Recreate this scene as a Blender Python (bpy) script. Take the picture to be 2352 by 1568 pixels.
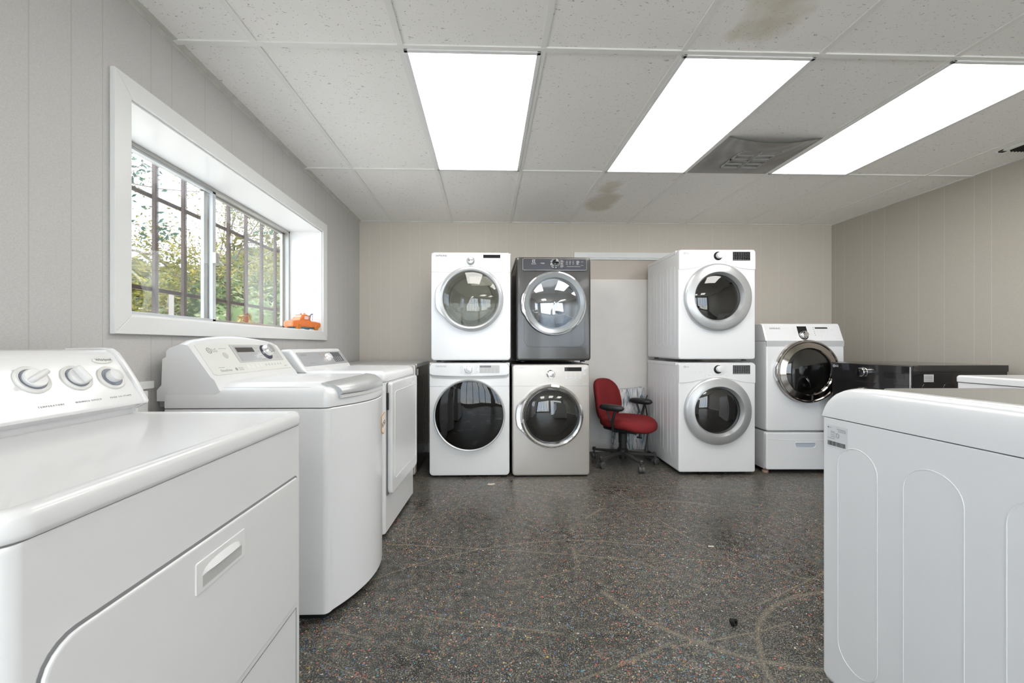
import bpy, bmesh, math, random
from math import pi, sin, cos, radians
from mathutils import Matrix, Vector

for _o in list(bpy.data.objects):
    bpy.data.objects.remove(_o)
scene = bpy.context.scene
COL = scene.collection
random.seed(7)

# ------------------------------------------------------------------ camera
cam_d = bpy.data.cameras.new('camera')
cam_d.sensor_width = 36.0
cam_d.lens = 914.0 / 2352 * 36.0
cam_d.shift_x = 31.0 / 2352
cam_d.shift_y = 9.0 / 2352
cam_d.clip_start = 0.02
cam_d.clip_end = 300
cam = bpy.data.objects.new('camera', cam_d)
COL.objects.link(cam)
cam.location = (0, 0, 1.125)
cam.rotation_euler = (pi / 2, 0, -radians(1.6))
scene.camera = cam

# ------------------------------------------------------------------ world, sun, exposure
world = bpy.data.worlds.new('sky')
scene.world = world
world.use_nodes = True
wn = world.node_tree
wn.nodes.clear()
w_out = wn.nodes.new('ShaderNodeOutputWorld')
w_bg = wn.nodes.new('ShaderNodeBackground')
w_tc = wn.nodes.new('ShaderNodeTexCoord')
w_noise = wn.nodes.new('ShaderNodeTexNoise')
w_noise.inputs['Scale'].default_value = 3.0
w_noise.inputs['Detail'].default_value = 5.0
w_ramp = wn.nodes.new('ShaderNodeValToRGB')
w_ramp.color_ramp.elements[0].position = 0.40
w_ramp.color_ramp.elements[0].color = (0.66, 0.81, 1.0, 1)
w_ramp.color_ramp.elements[1].position = 0.62
w_ramp.color_ramp.elements[1].color = (0.93, 0.97, 1.0, 1)
wn.links.new(w_tc.outputs['Generated'], w_noise.inputs['Vector'])
wn.links.new(w_noise.outputs['Fac'], w_ramp.inputs['Fac'])
wn.links.new(w_ramp.outputs['Color'], w_bg.inputs['Color'])
wn.links.new(w_bg.outputs[0], w_out.inputs[0])
w_bg.inputs['Strength'].default_value = 2.5

sun_d = bpy.data.lights.new('sun', 'SUN')
sun_d.energy = 7.0
sun_d.angle = radians(1.5)
sun_d.color = (1.0, 0.95, 0.86)
sun = bpy.data.objects.new('sun', sun_d)
COL.objects.link(sun)
# sun high from the right/behind the building: lights the trees, not the room
sun.rotation_euler = (radians(38), radians(18), 0)

vs = scene.view_settings
vs.view_transform = 'Standard'
vs.look = 'None'
vs.gamma = 1.0
vs.exposure = 1.25
try:
    vs.use_curve_mapping = False
except Exception:
    pass
PANEL_EMIT = 3.7

# ------------------------------------------------------------------ node helpers
class NT:
    def __init__(s, name):
        s.m = bpy.data.materials.new(name)
        s.m.use_nodes = True
        s.t = s.m.node_tree
        s.t.nodes.clear()
        s.out = s.t.nodes.new('ShaderNodeOutputMaterial')

    def n(s, kind, **kw):
        nd = s.t.nodes.new('ShaderNode' + kind)
        for k, v in kw.items():
            if k.startswith('_'):
                setattr(nd, k[1:], v)
            else:
                nd.inputs[k.replace('__', ' ')].default_value = v
        return nd

    def l(s, a, b):
        s.t.links.new(a, b)

    def math(s, op, a, b=None, c=None):
        nd = s.t.nodes.new('ShaderNodeMath')
        nd.operation = op
        for i, v in enumerate((a, b, c)):
            if v is None:
                continue
            if isinstance(v, (int, float)):
                nd.inputs[i].default_value = v
            else:
                s.l(v, nd.inputs[i])
        return nd.outputs[0]

    def mix(s, fac, a, b):
        nd = s.t.nodes.new('ShaderNodeMix')
        nd.data_type = 'RGBA'
        for idx, v in ((0, fac), (6, a), (7, b)):
            if isinstance(v, (int, float)):
                nd.inputs[idx].default_value = v
            elif isinstance(v, tuple):
                nd.inputs[idx].default_value = (*v[:3], 1)
            else:
                s.l(v, nd.inputs[idx])
        return nd.outputs[2]

    def ramp(s, fac, stops, interp='LINEAR'):
        nd = s.t.nodes.new('ShaderNodeValToRGB')
        cr = nd.color_ramp
        cr.interpolation = interp
        while len(cr.elements) > 1:
            cr.elements.remove(cr.elements[-1])
        cr.elements[0].position = stops[0][0]
        v = stops[0][1]
        cr.elements[0].color = (v, v, v, 1) if isinstance(v, (int, float)) else (*v, 1)
        for p, v in stops[1:]:
            e = cr.elements.new(p)
            e.color = (v, v, v, 1) if isinstance(v, (int, float)) else (*v, 1)
        s.l(fac, nd.inputs[0])
        return nd.outputs[0]


def mat(name, color, rough=0.4, metal=0.0, coat=0.0, spec=0.5, var=0.0, vscale=20.0, bump=0.0, bscale=200.0, aniso=None, sheen=0.0):
    t = NT(name)
    p = t.n('BsdfPrincipled')
    p.inputs['Base Color'].default_value = (*color, 1)
    p.inputs['Roughness'].default_value = rough
    p.inputs['Metallic'].default_value = metal
    p.inputs['Coat Weight'].default_value = coat
    p.inputs['Coat Roughness'].default_value = 0.06
    p.inputs['Specular IOR Level'].default_value = spec
    if sheen:
        p.inputs['Sheen Weight'].default_value = sheen
    tc = t.n('TexCoord')
    if var:
        nz = t.n('TexNoise', Scale=vscale, Detail=4.0)
        t.l(tc.outputs['Object'], nz.inputs['Vector'])
        c = t.mix(nz.outputs['Fac'], tuple(max(0, x * (1 - var)) for x in color), tuple(min(1, x * (1 + var)) for x in color))
        t.l(c, p.inputs['Base Color'])
        r = t.math('MULTIPLY_ADD', nz.outputs['Fac'], rough * 0.5, rough * 0.75)
        t.l(r, p.inputs['Roughness'])
    if bump:
        nb = t.n('TexNoise', Scale=bscale, Detail=3.0)
        if aniso:
            mp = t.n('Mapping')
            mp.inputs['Scale'].default_value = aniso
            t.l(tc.outputs['Object'], mp.inputs['Vector'])
            t.l(mp.outputs[0], nb.inputs['Vector'])
        else:
            t.l(tc.outputs['Object'], nb.inputs['Vector'])
        b = t.n('Bump', Strength=bump, Distance=0.002)
        t.l(nb.outputs['Fac'], b.inputs['Height'])
        t.l(b.outputs[0], p.inputs['Normal'])
    t.l(p.outputs[0], t.out.inputs[0])
    return t.m


def thin_glass(name, tint, refl=0.08, rough=0.0, haze=0.0, k=0.9):
    t = NT(name)
    tr = t.n('BsdfTransparent')
    tr.inputs[0].default_value = (*tint, 1)
    gl = t.n('BsdfGlossy')
    gl.inputs['Roughness'].default_value = rough
    gl.inputs['Color'].default_value = (1, 1, 1, 1)
    lw = t.n('LayerWeight', Blend=0.25)
    f = t.math('MULTIPLY_ADD', lw.outputs['Fresnel'], k, refl)
    f = t.math('MINIMUM', f, 1.0)
    mx = t.n('MixShader')
    t.l(f, mx.inputs[0])
    t.l(tr.outputs[0], mx.inputs[1])
    t.l(gl.outputs[0], mx.inputs[2])
    last = mx
    if haze:
        df = t.n('BsdfDiffuse')
        df.inputs[0].default_value = (0.8, 0.8, 0.78, 1)
        m2 = t.n('MixShader')
        m2.inputs[0].default_value = haze
        t.l(mx.outputs[0], m2.inputs[1])
        t.l(df.outputs[0], m2.inputs[2])
        last = m2
    t.l(last.outputs[0], t.out.inputs[0])
    return t.m


def wall_mat(name, axis, base, groove_shading, line_r=0.0016):
    t = NT(name)
    p = t.n('BsdfPrincipled', Roughness=0.62)
    geo = t.n('NewGeometry')
    sep = t.n('SeparateXYZ')
    t.l(geo.outputs['Position'], sep.inputs[0])
    u = sep.outputs[axis]
    f = t.math('FRACT', t.math('MULTIPLY', t.math('ADD', u, 12.2 - 0.1), 1 / 1.22))
    stops = [(0.0, 1.0), (line_r * 2, 0.0)]
    for q in (0.085, 0.25, 0.333, 0.50, 0.66, 0.735, 0.90):
        stops += [(q, 1.0), (q + line_r * 2, 0.0)]
    g = t.ramp(f, stops, 'CONSTANT')
    nz = t.n('TexNoise', Scale=260.0, Detail=2.0)
    t.l(geo.outputs['Position'], nz.inputs['Vector'])
    mp = t.n('Mapping')
    mp.inputs['Scale'].default_value = (90, 90, 600)
    t.l(geo.outputs['Position'], mp.inputs['Vector'])
    nz2 = t.n('TexNoise', Scale=1.0, Detail=1.0)
    t.l(mp.outputs[0], nz2.inputs['Vector'])
    k = t.math('ADD', t.math('MULTIPLY', nz.outputs['Fac'], 0.6), t.math('MULTIPLY', nz2.outputs['Fac'], 0.4))
    k = t.ramp(k, [(0.3, 0.0), (0.7, 1.0)])
    c = t.mix(k, tuple(x * 0.90 for x in base), tuple(min(1, x * 1.08) for x in base))
    c = t.mix(t.math('MULTIPLY', g, 0.55), c, groove_shading)  # tint paints the light and shade of the bevelled grooves into the colour
    t.l(c, p.inputs['Base Color'])
    h = t.math('SUBTRACT', t.math('MULTIPLY', k, 0.15), g)
    b = t.n('Bump', Strength=0.35, Distance=0.002)
    t.l(h, b.inputs['Height'])
    t.l(b.outputs[0], p.inputs['Normal'])
    t.l(p.outputs[0], t.out.inputs[0])
    return t.m


def ceiling_mat():
    t = NT('ceiling_tile')
    p = t.n('BsdfPrincipled', Roughness=0.85)
    geo = t.n('NewGeometry')
    mp = t.n('Mapping')
    mp.inputs['Scale'].default_value = (42, 95, 42)
    t.l(geo.outputs['Position'], mp.inputs['Vector'])
    nz = t.n('TexNoise', Scale=1.0, Detail=2.5, Roughness=0.6, Distortion=0.8)
    t.l(mp.outputs[0], nz.inputs['Vector'])
    fis = t.ramp(nz.outputs['Fac'], [(0.655, 0.0), (0.685, 1.0)])
    vo = t.n('TexVoronoi', Scale=70.0)
    t.l(geo.outputs['Position'], vo.inputs['Vector'])
    sc = t.n('SeparateColor')
    t.l(vo.outputs['Color'], sc.inputs[0])
    pin = t.math('MULTIPLY', t.math('LESS_THAN', vo.outputs['Distance'], 0.13), t.math('GREATER_THAN', sc.outputs[0], 0.55))
    spots = t.math('MAXIMUM', fis, pin)
    n3 = t.n('TexNoise', Scale=350.0, Detail=2.0)
    t.l(geo.outputs['Position'], n3.inputs['Vector'])
    c = t.mix(n3.outputs['Fac'], (0.86, 0.84, 0.81), (0.94, 0.925, 0.895))
    # water stains on two tiles
    sep = t.n('SeparateXYZ')
    t.l(geo.outputs['Position'], sep.inputs[0])
    n4 = t.n('TexNoise', Scale=4.0, Detail=4.0)
    t.l(geo.outputs['Position'], n4.inputs['Vector'])
    st = None
    for (cx, cy, rx, ry) in ((1.05, 3.55, 0.16, 0.50), (1.13, 1.42, 0.20, 0.45), (3.0, 1.0, 0.3, 0.3)):
        dx = t.math('DIVIDE', t.math('SUBTRACT', sep.outputs[0], cx), rx)
        dy = t.math('DIVIDE', t.math('SUBTRACT', sep.outputs[1], cy), ry)
        d = t.math('SQRT', t.math('ADD', t.math('MULTIPLY', dx, dx), t.math('MULTIPLY', dy, dy)))
        d = t.math('ADD', d, t.math('MULTIPLY', t.math('SUBTRACT', n4.outputs['Fac'], 0.5), 2.2))
        v = t.ramp(d, [(0.45, 0.75), (0.95, 0.0)])
        st = v if st is None else t.math('MAXIMUM', st, v)
    c = t.mix(st, c, (0.60, 0.545, 0.43))
    c = t.mix(t.math('MULTIPLY', spots, 0.62), c, (0.30, 0.28, 0.25))
    t.l(c, p.inputs['Base Color'])
    b = t.n('Bump', Strength=0.5, Distance=0.002)
    t.l(t.math('SUBTRACT', t.math('MULTIPLY', n3.outputs['Fac'], 0.3), spots), b.inputs['Height'])
    t.l(b.outputs[0], p.inputs['Normal'])
    t.l(p.outputs[0], t.out.inputs[0])
    return t.m


def floor_mat():
    t = NT('speckled_epoxy_floor')
    p = t.n('BsdfPrincipled')
    geo = t.n('NewGeometry')
    P = geo.outputs['Position']
    big = t.n('TexNoise', Scale=1.6, Detail=5.0, Roughness=0.65)
    t.l(P, big.inputs['Vector'])
    fine = t.n('TexNoise', Scale=190.0, Detail=3.0, Roughness=0.8)
    t.l(P, fine.inputs['Vector'])
    med = t.n('TexNoise', Scale=28.0, Detail=4.0, Roughness=0.7)
    t.l(P, med.inputs['Vector'])
    th = t.math('ADD', fine.outputs['Fac'], t.math('MULTIPLY', t.math('SUBTRACT', big.outputs['Fac'], 0.5), 0.08))
    th = t.math('ADD', th, t.math('MULTIPLY', t.math('SUBTRACT', med.outputs['Fac'], 0.5), 0.30))
    tan = t.ramp(th, [(0.515, 0.0), (0.555, 1.0)])
    base = t.mix(t.ramp(big.outputs['Fac'], [(0.35, 0.0), (0.65, 1.0)]), (0.014, 0.016, 0.016), (0.020, 0.028, 0.029))
    c = t.mix(t.math('MULTIPLY', tan, 0.85), base, (0.27, 0.24, 0.195))
    # coloured chips, two sizes
    cg = t.n('TexNoise', Scale=2.3, Detail=2.0)
    t.l(P, cg.inputs['Vector'])
    gatec = cg.outputs['Fac']
    for sc_, rad, dens, lo in ((75.0, 0.24, 0.90, 0.0), (34.0, 0.13, 0.93, 0.2), (150.0, 0.34, 0.90, 0.0)):
        mp = t.n('Mapping')
        mp.inputs['Rotation'].default_value = (0, 0, sc_)
        t.l(P, mp.inputs['Vector'])
        dn = t.n('TexNoise', Scale=sc_ * 1.2, Detail=1.0)
        t.l(P, dn.inputs['Vector'])
        vo = t.n('TexVoronoi', Scale=sc_)
        vo.voronoi_dimensions = '2D'
        t.l(mp.outputs[0], vo.inputs['Vector'])
        s3 = t.n('SeparateColor')
        t.l(vo.outputs['Color'], s3.inputs[0])
        d = t.math('ADD', vo.outputs['Distance'], t.math('MULTIPLY', t.math('SUBTRACT', dn.outputs['Fac'], 0.5), 0.35))
        m = t.math('MULTIPLY', t.math('LESS_THAN', d, rad), t.math('GREATER_THAN', s3.outputs[0], t.math('MULTIPLY_ADD', gatec, -0.5 if sc_ > 50 else 0.0, dens + (0.25 if sc_ > 50 else 0.0))))
        chip = t.ramp(s3.outputs[1], [(0.0, (0.58, 0.12, 0.07)), (0.22, (0.50, 0.40, 0.28)), (0.36, (0.07, 0.30, 0.36)), (0.50, (0.50, 0.34, 0.06)),
                                     (0.60, (0.12, 0.22, 0.46)), (0.74, (0.60, 0.58, 0.52)), (0.84, (0.62, 0.20, 0.13)), (0.93, (0.16, 0.26, 0.10))], 'CONSTANT')
        c = t.mix(t.math('MULTIPLY', m, 0.85), c, chip)
    # worn scratch arcs left by dragged machines
    sep = t.n('SeparateXYZ')
    t.l(P, sep.inputs[0])
    wob = t.math('MULTIPLY', t.math('SUBTRACT', big.outputs['Fac'], 0.5), 0.05)
    gate = t.n('TexNoise', Scale=1.1, Detail=2.0)
    t.l(P, gate.inputs['Vector'])
    rnd = random.Random(11)
    tot = None
    arcs = [(1.22, 2.1, 0.75, 0.010, 0.30), (0.10, 2.5, 0.60, 0.005, 0.4), (1.55, 1.15, 0.62, 0.010, 0.25)]
    for _ in range(34):
        r = rnd.choice((0.5, 0.9, 1.6, 3.0, 7.0, 12.0))
        a = rnd.uniform(0, 2 * pi)
        px, py = rnd.uniform(-0.6, 2.6), rnd.uniform(0.8, 3.6)
        if rnd.random() < 0.55:
            a = rnd.choice((1, -1)) * pi / 2 + rnd.uniform(-0.25, 0.25)
            r = rnd.choice((3.0, 7.0, 12.0))
        arcs.append((px + r * cos(a), py + r * sin(a), r, rnd.choice((0.0014, 0.002, 0.003, 0.005)), rnd.uniform(0.44, 0.58)))
    for i, (cx, cy, r, w, gt) in enumerate(arcs):
        dx = t.math('SUBTRACT', sep.outputs[0], cx)
        dy = t.math('SUBTRACT', sep.outputs[1], cy)
        d = t.math('SQRT', t.math('ADD', t.math('MULTIPLY', dx, dx), t.math('MULTIPLY', dy, dy)))
        e = t.math('ABSOLUTE', t.math('ADD', t.math('SUBTRACT', d, r), wob))
        m = t.ramp(t.math('DIVIDE', e, w * 1.6), [(0.0, 1.0), (1.0, 0.0)])
        gg = t.math('FRACT', t.math('ADD', t.math('MULTIPLY', gate.outputs['Fac'], 2.3), i * 0.377))
        m = t.math('MULTIPLY', m, t.math('GREATER_THAN', gg, gt))
        tot = m if tot is None else t.math('MAXIMUM', tot, m)
    brk = t.ramp(fine.outputs['Fac'], [(0.36, 0.2), (0.56, 0.8)])
    c = t.mix(t.math('MULTIPLY', t.math('MULTIPLY', tot, brk), 0.75), c, (0.30, 0.255, 0.19))
    t.l(c, p.inputs['Base Color'])
    r = t.math('ADD', t.ramp(big.outputs['Fac'], [(0.35, 0.24), (0.7, 0.42)]), t.math('MULTIPLY', tan, 0.08))
    t.l(r, p.inputs['Roughness'])
    b = t.n('Bump', Strength=0.12, Distance=0.002)
    t.l(fine.outputs['Fac'], b.inputs['Height'])
    t.l(b.outputs[0], p.inputs['Normal'])
    t.l(p.outputs[0], t.out.inputs[0])
    return t.m


def emit_mat(name, color, strength):
    t = NT(name)
    e = t.n('Emission', Strength=strength)
    e.inputs[0].default_value = (*color, 1)
    t.l(e.outputs[0], t.out.inputs[0])
    return t.m


def mesh_grille_mat():
    t = NT('perforated_grey_sheet')
    p = t.n('BsdfPrincipled', Roughness=0.5)
    geo = t.n('NewGeometry')
    vo = t.n('TexVoronoi', Scale=110.0, Randomness=0.0)
    t.l(geo.outputs['Position'], vo.inputs['Vector'])
    holes = t.math('LESS_THAN', vo.outputs['Distance'], 0.36)
    nz = t.n('TexNoise', Scale=5.0, Detail=3.0)
    t.l(geo.outputs['Position'], nz.inputs['Vector'])
    base = t.mix(t.ramp(nz.outputs['Fac'], [(0.4, 0.0), (0.7, 1.0)]), (0.34, 0.335, 0.325), (0.24, 0.22, 0.20))
    c = t.mix(t.math('MULTIPLY', holes, 0.55), base, (0.08, 0.075, 0.07))
    t.l(c, p.inputs['Base Color'])
    t.l(p.outputs[0], t.out.inputs[0])
    return t.m


def leaf_mat(name, c1, c2, tl=0.35):
    t = NT(name)
    oi = t.n('NewGeometry')
    ramp = t.ramp(oi.outputs['Random Per Island'], [(0.0, c1), (1.0, c2)])
    d = t.n('BsdfDiffuse')
    tr = t.n('BsdfTranslucent')
    t.l(ramp, d.inputs[0])
    t.l(ramp, tr.inputs[0])
    mx = t.n('MixShader')
    mx.inputs[0].default_value = tl
    t.l(d.outputs[0], mx.inputs[1])
    t.l(tr.outputs[0], mx.inputs[2])
    t.l(mx.outputs[0], t.out.inputs[0])
    return t.m


def wrap_mat():
    t = NT('plastic_wrap_over_grey_bundle')
    p = t.n('BsdfPrincipled', Roughness=0.18)
    tc = t.n('TexCoord')
    mp = t.n('Mapping')
    mp.inputs['Scale'].default_value = (14, 3, 3.2)
    t.l(tc.outputs['Object'], mp.inputs['Vector'])
    nz = t.n('TexNoise', Scale=1.4, Detail=6.0, Roughness=0.65, Distortion=1.0)
    t.l(mp.outputs[0], nz.inputs['Vector'])
    c = t.ramp(nz.outputs['Fac'], [(0.30, (0.05, 0.055, 0.06)), (0.42, (0.16, 0.24, 0.28)), (0.50, (0.55, 0.55, 0.55)), (0.60, (0.75, 0.74, 0.73)), (0.70, (0.30, 0.20, 0.21)), (0.8, (0.6, 0.6, 0.6))])
    t.l(c, p.inputs['Base Color'])
    b = t.n('Bump', Strength=0.8, Distance=0.01)
    t.l(nz.outputs['Fac'], b.inputs['Height'])
    t.l(b.outputs[0], p.inputs['Normal'])
    p.inputs['Coat Weight'].default_value = 0.8
    t.l(p.outputs[0], t.out.inputs[0])
    return t.m


M = {}
M['enamel'] = mat('white_enamel', (0.80, 0.805, 0.81), 0.26, coat=0.3)
M['enamel_warm'] = mat('warm_white_plastic', (0.82, 0.82, 0.80), 0.28, coat=0.3)
M['plastic'] = mat('white_plastic', (0.80, 0.80, 0.80), 0.32)
M['panel_cream'] = mat('cream_control_panel', (0.74, 0.75, 0.71), 0.3)
M['panel_grey'] = mat('pale_grey_panel', (0.55, 0.55, 0.54), 0.3)
M['silver'] = mat('silver_paint', (0.56, 0.57, 0.575), 0.3, metal=0.55)
M['silver_panel'] = mat('brushed_silver_panel', (0.62, 0.64, 0.67), 0.32, metal=0.6)
M['silver_white'] = mat('white_silver_paint', (0.72, 0.72, 0.73), 0.3, metal=0.2)
M['chrome'] = mat('chrome', (0.86, 0.86, 0.87), 0.07, metal=1.0)
M['smoked_chrome'] = mat('smoked_chrome', (0.42, 0.39, 0.36), 0.10, metal=1.0)
M['stainless'] = mat('stainless_platinum', (0.60, 0.565, 0.525), 0.34, metal=0.65, bump=0.06, bscale=60, aniso=(1, 1, 20))
M['titanium'] = mat('titanium_grey_enamel', (0.075, 0.073, 0.07), 0.25, metal=0.6, coat=0.35)
M['titan_dark'] = mat('dark_side_steel', (0.045, 0.045, 0.05), 0.28, metal=0.3)
M['graphite'] = mat('graphite_enamel', (0.05, 0.047, 0.047), 0.2, metal=0.5, coat=0.5)
M['black_steel'] = mat('black_steel_front', (0.028, 0.026, 0.028), 0.09, metal=0.4, coat=0.8)
M['black'] = mat('black_plastic', (0.012, 0.012, 0.013), 0.35)
M['gloss_black'] = mat('gloss_black', (0.006, 0.006, 0.008), 0.04, coat=0.5)
M['grey_ring'] = mat('grey_door_ring', (0.34, 0.36, 0.37), 0.22, metal=0.4)
M['seam'] = mat('seam_shadow_gap', (0.25, 0.25, 0.26), 0.7)
M['mark'] = mat('grey_print', (0.34, 0.34, 0.35), 0.5)
M['mark_light'] = mat('light_print', (0.62, 0.62, 0.62), 0.5)
M['mark_dark'] = mat('dark_print', (0.06, 0.06, 0.06), 0.5)
M['mark_white'] = mat('white_print', (0.75, 0.75, 0.75), 0.5)
M['drum'] = mat('drum_steel', (0.42, 0.41, 0.39), 0.28, metal=0.9, bump=0.1, bscale=90)
M['drum_dark'] = mat('dark_drum', (0.06, 0.06, 0.065), 0.35, metal=0.3)
M['gasket'] = mat('grey_gasket', (0.22, 0.23, 0.23), 0.5)
M['glass_clear'] = thin_glass('door_glass_clear', (0.62, 0.62, 0.58), 0.06, k=0.6)
M['glass_smoke'] = thin_glass('door_glass_smoke', (0.34, 0.34, 0.33), 0.07, k=0.6)
M['glass_dark'] = thin_glass('door_glass_dark', (0.05, 0.05, 0.06), 0.03, k=0.5)
M['glass_grey'] = thin_glass('door_glass_grey', (0.5, 0.53, 0.56), 0.22, 0.05, k=0.6)
M['window_glass'] = thin_glass('window_glass', (0.97, 0.98, 0.98), 0.0, k=0.30)
M['trim_white'] = mat('white_trim_paint', (0.80, 0.81, 0.80), 0.35, var=0.02)
M['reveal_white'] = mat('white_gloss_reveal', (0.86, 0.855, 0.85), 0.22)
M['alu'] = mat('weathered_aluminium', (0.52, 0.51, 0.48), 0.38, metal=0.6, var=0.1)
M['alu_white'] = mat('pale_aluminium', (0.66, 0.68, 0.69), 0.4, metal=0.3)
M['rust'] = mat('rusty_brown_steel', (0.085, 0.055, 0.047), 0.75, var=0.3, vscale=60)
M['tbar'] = mat('ceiling_tbar', (0.84, 0.83, 0.80), 0.5)
M['tbar_dirty'] = mat('wall_angle_trim', (0.62, 0.61, 0.57), 0.6, var=0.2, vscale=15)
M['light_frame'] = mat('light_frame', (0.80, 0.80, 0.80), 0.4)
M['diffuser'] = emit_mat('lit_diffuser', (1.0, 0.975, 0.94), PANEL_EMIT)
M['grille'] = mesh_grille_mat()
M['vent_metal'] = mat('vent_grey', (0.40, 0.40, 0.39), 0.5)
M['vent_dark'] = mat('dusty_black_vent', (0.015, 0.014, 0.012), 0.8)
M['ceiling'] = ceiling_mat()
M['floor'] = floor_mat()
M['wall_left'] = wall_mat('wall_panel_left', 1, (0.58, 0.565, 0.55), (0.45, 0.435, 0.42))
M['wall_back'] = wall_mat('wall_panel_back', 0, (0.66, 0.605, 0.53), (0.73, 0.69, 0.64))
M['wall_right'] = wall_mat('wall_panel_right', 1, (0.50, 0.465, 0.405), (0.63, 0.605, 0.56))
M['wall_front'] = mat('rear_wall_paint', (0.6, 0.58, 0.55), 0.7)
M['door_beige'] = mat('beige_door', (0.55, 0.49, 0.43), 0.6, var=0.06, vscale=3, bump=0.1, bscale=200)
M['board'] = mat('scuffed_offwhite_board', (0.78, 0.75, 0.71), 0.65, var=0.08, vscale=5)
M['wrap'] = wrap_mat()
M['red'] = mat('red_woven_fabric', (0.20, 0.020, 0.022), 0.9, var=0.22, vscale=25, bump=0.4, bscale=350, spec=0.2)
M['chair_black'] = mat('chair_black_plastic', (0.018, 0.018, 0.018), 0.42)
M['chair_grey'] = mat('chair_dark_grey_metal', (0.06, 0.057, 0.055), 0.4, metal=0.3)
M['rubber'] = mat('grey_castor', (0.07, 0.07, 0.07), 0.5)
M['orange'] = mat('orange_toy_plastic', (0.78, 0.20, 0.045), 0.3, coat=0.3)
M['orange_dark'] = mat('dark_orange_plastic', (0.60, 0.20, 0.03), 0.45)
M['teal'] = mat('teal_toy_chassis', (0.04, 0.24, 0.32), 0.4)
M['toy_grey'] = mat('toy_blue_grey', (0.20, 0.23, 0.32), 0.4)
M['tag_white'] = mat('paper_tag', (0.80, 0.76, 0.72), 0.7)
M['tag_orange'] = mat('orange_tag_border', (0.70, 0.33, 0.06), 0.6)
M['paper'] = mat('paper_scrap', (0.62, 0.56, 0.48), 0.8)
M['bark'] = mat('bark', (0.09, 0.075, 0.065), 0.9, var=0.3, vscale=10)
M['leaf_yellow'] = leaf_mat('yellow_green_leaves', (0.08, 0.09, 0.02), (0.21, 0.18, 0.05))
M['leaf_hedge'] = leaf_mat('hedge_leaves', (0.035, 0.045, 0.010), (0.14, 0.125, 0.03))
M['leaf_dark'] = leaf_mat('dark_blue_green_leaves', (0.02, 0.045, 0.035), (0.06, 0.11, 0.08))
M['leaf_pale'] = leaf_mat('pale_glossy_leaves', (0.045, 0.075, 0.02), (0.26, 0.28, 0.18))
M['ground'] = mat('dry_ground', (0.20, 0.18, 0.12), 0.9, var=0.3, vscale=1)
M['fence_grey'] = mat('grey_fence', (0.12, 0.11, 0.10), 0.8, var=0.2, vscale=3)
M['fence_cap'] = mat('pale_fence_cap', (0.28, 0.26, 0.23), 0.7)
M['gate_wood'] = mat('pink_beige_boards', (0.24, 0.18, 0.16), 0.8)
M['lid_glass'] = mat('grey_lid_glass', (0.36, 0.365, 0.35), 0.12, coat=0.6)
M['ply'] = mat('pad', (0.45, 0.28, 0.2), 0.8)
def _blind():
    t = NT('pale_vertical_blind')
    d = t.n('BsdfDiffuse'); d.inputs[0].default_value = (0.8, 0.8, 0.79, 1)
    tr = t.n('BsdfTranslucent'); tr.inputs[0].default_value = (0.75, 0.75, 0.74, 1)
    mx = t.n('MixShader'); mx.inputs[0].default_value = 0.5
    t.l(d.outputs[0], mx.inputs[1]); t.l(tr.outputs[0], mx.inputs[2]); t.l(mx.outputs[0], t.out.inputs[0])
    return t.m
M['blind'] = _blind()


# ------------------------------------------------------------------ mesh helpers
IDM = Matrix.Identity(4)
# face frame: x right, y up, z outward  ->  machine frame (front faces -Y)
FRONT = Matrix(((1, 0, 0, 0), (0, 0, -1, 0), (0, 1, 0, 0), (0, 0, 0, 1)))


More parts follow.
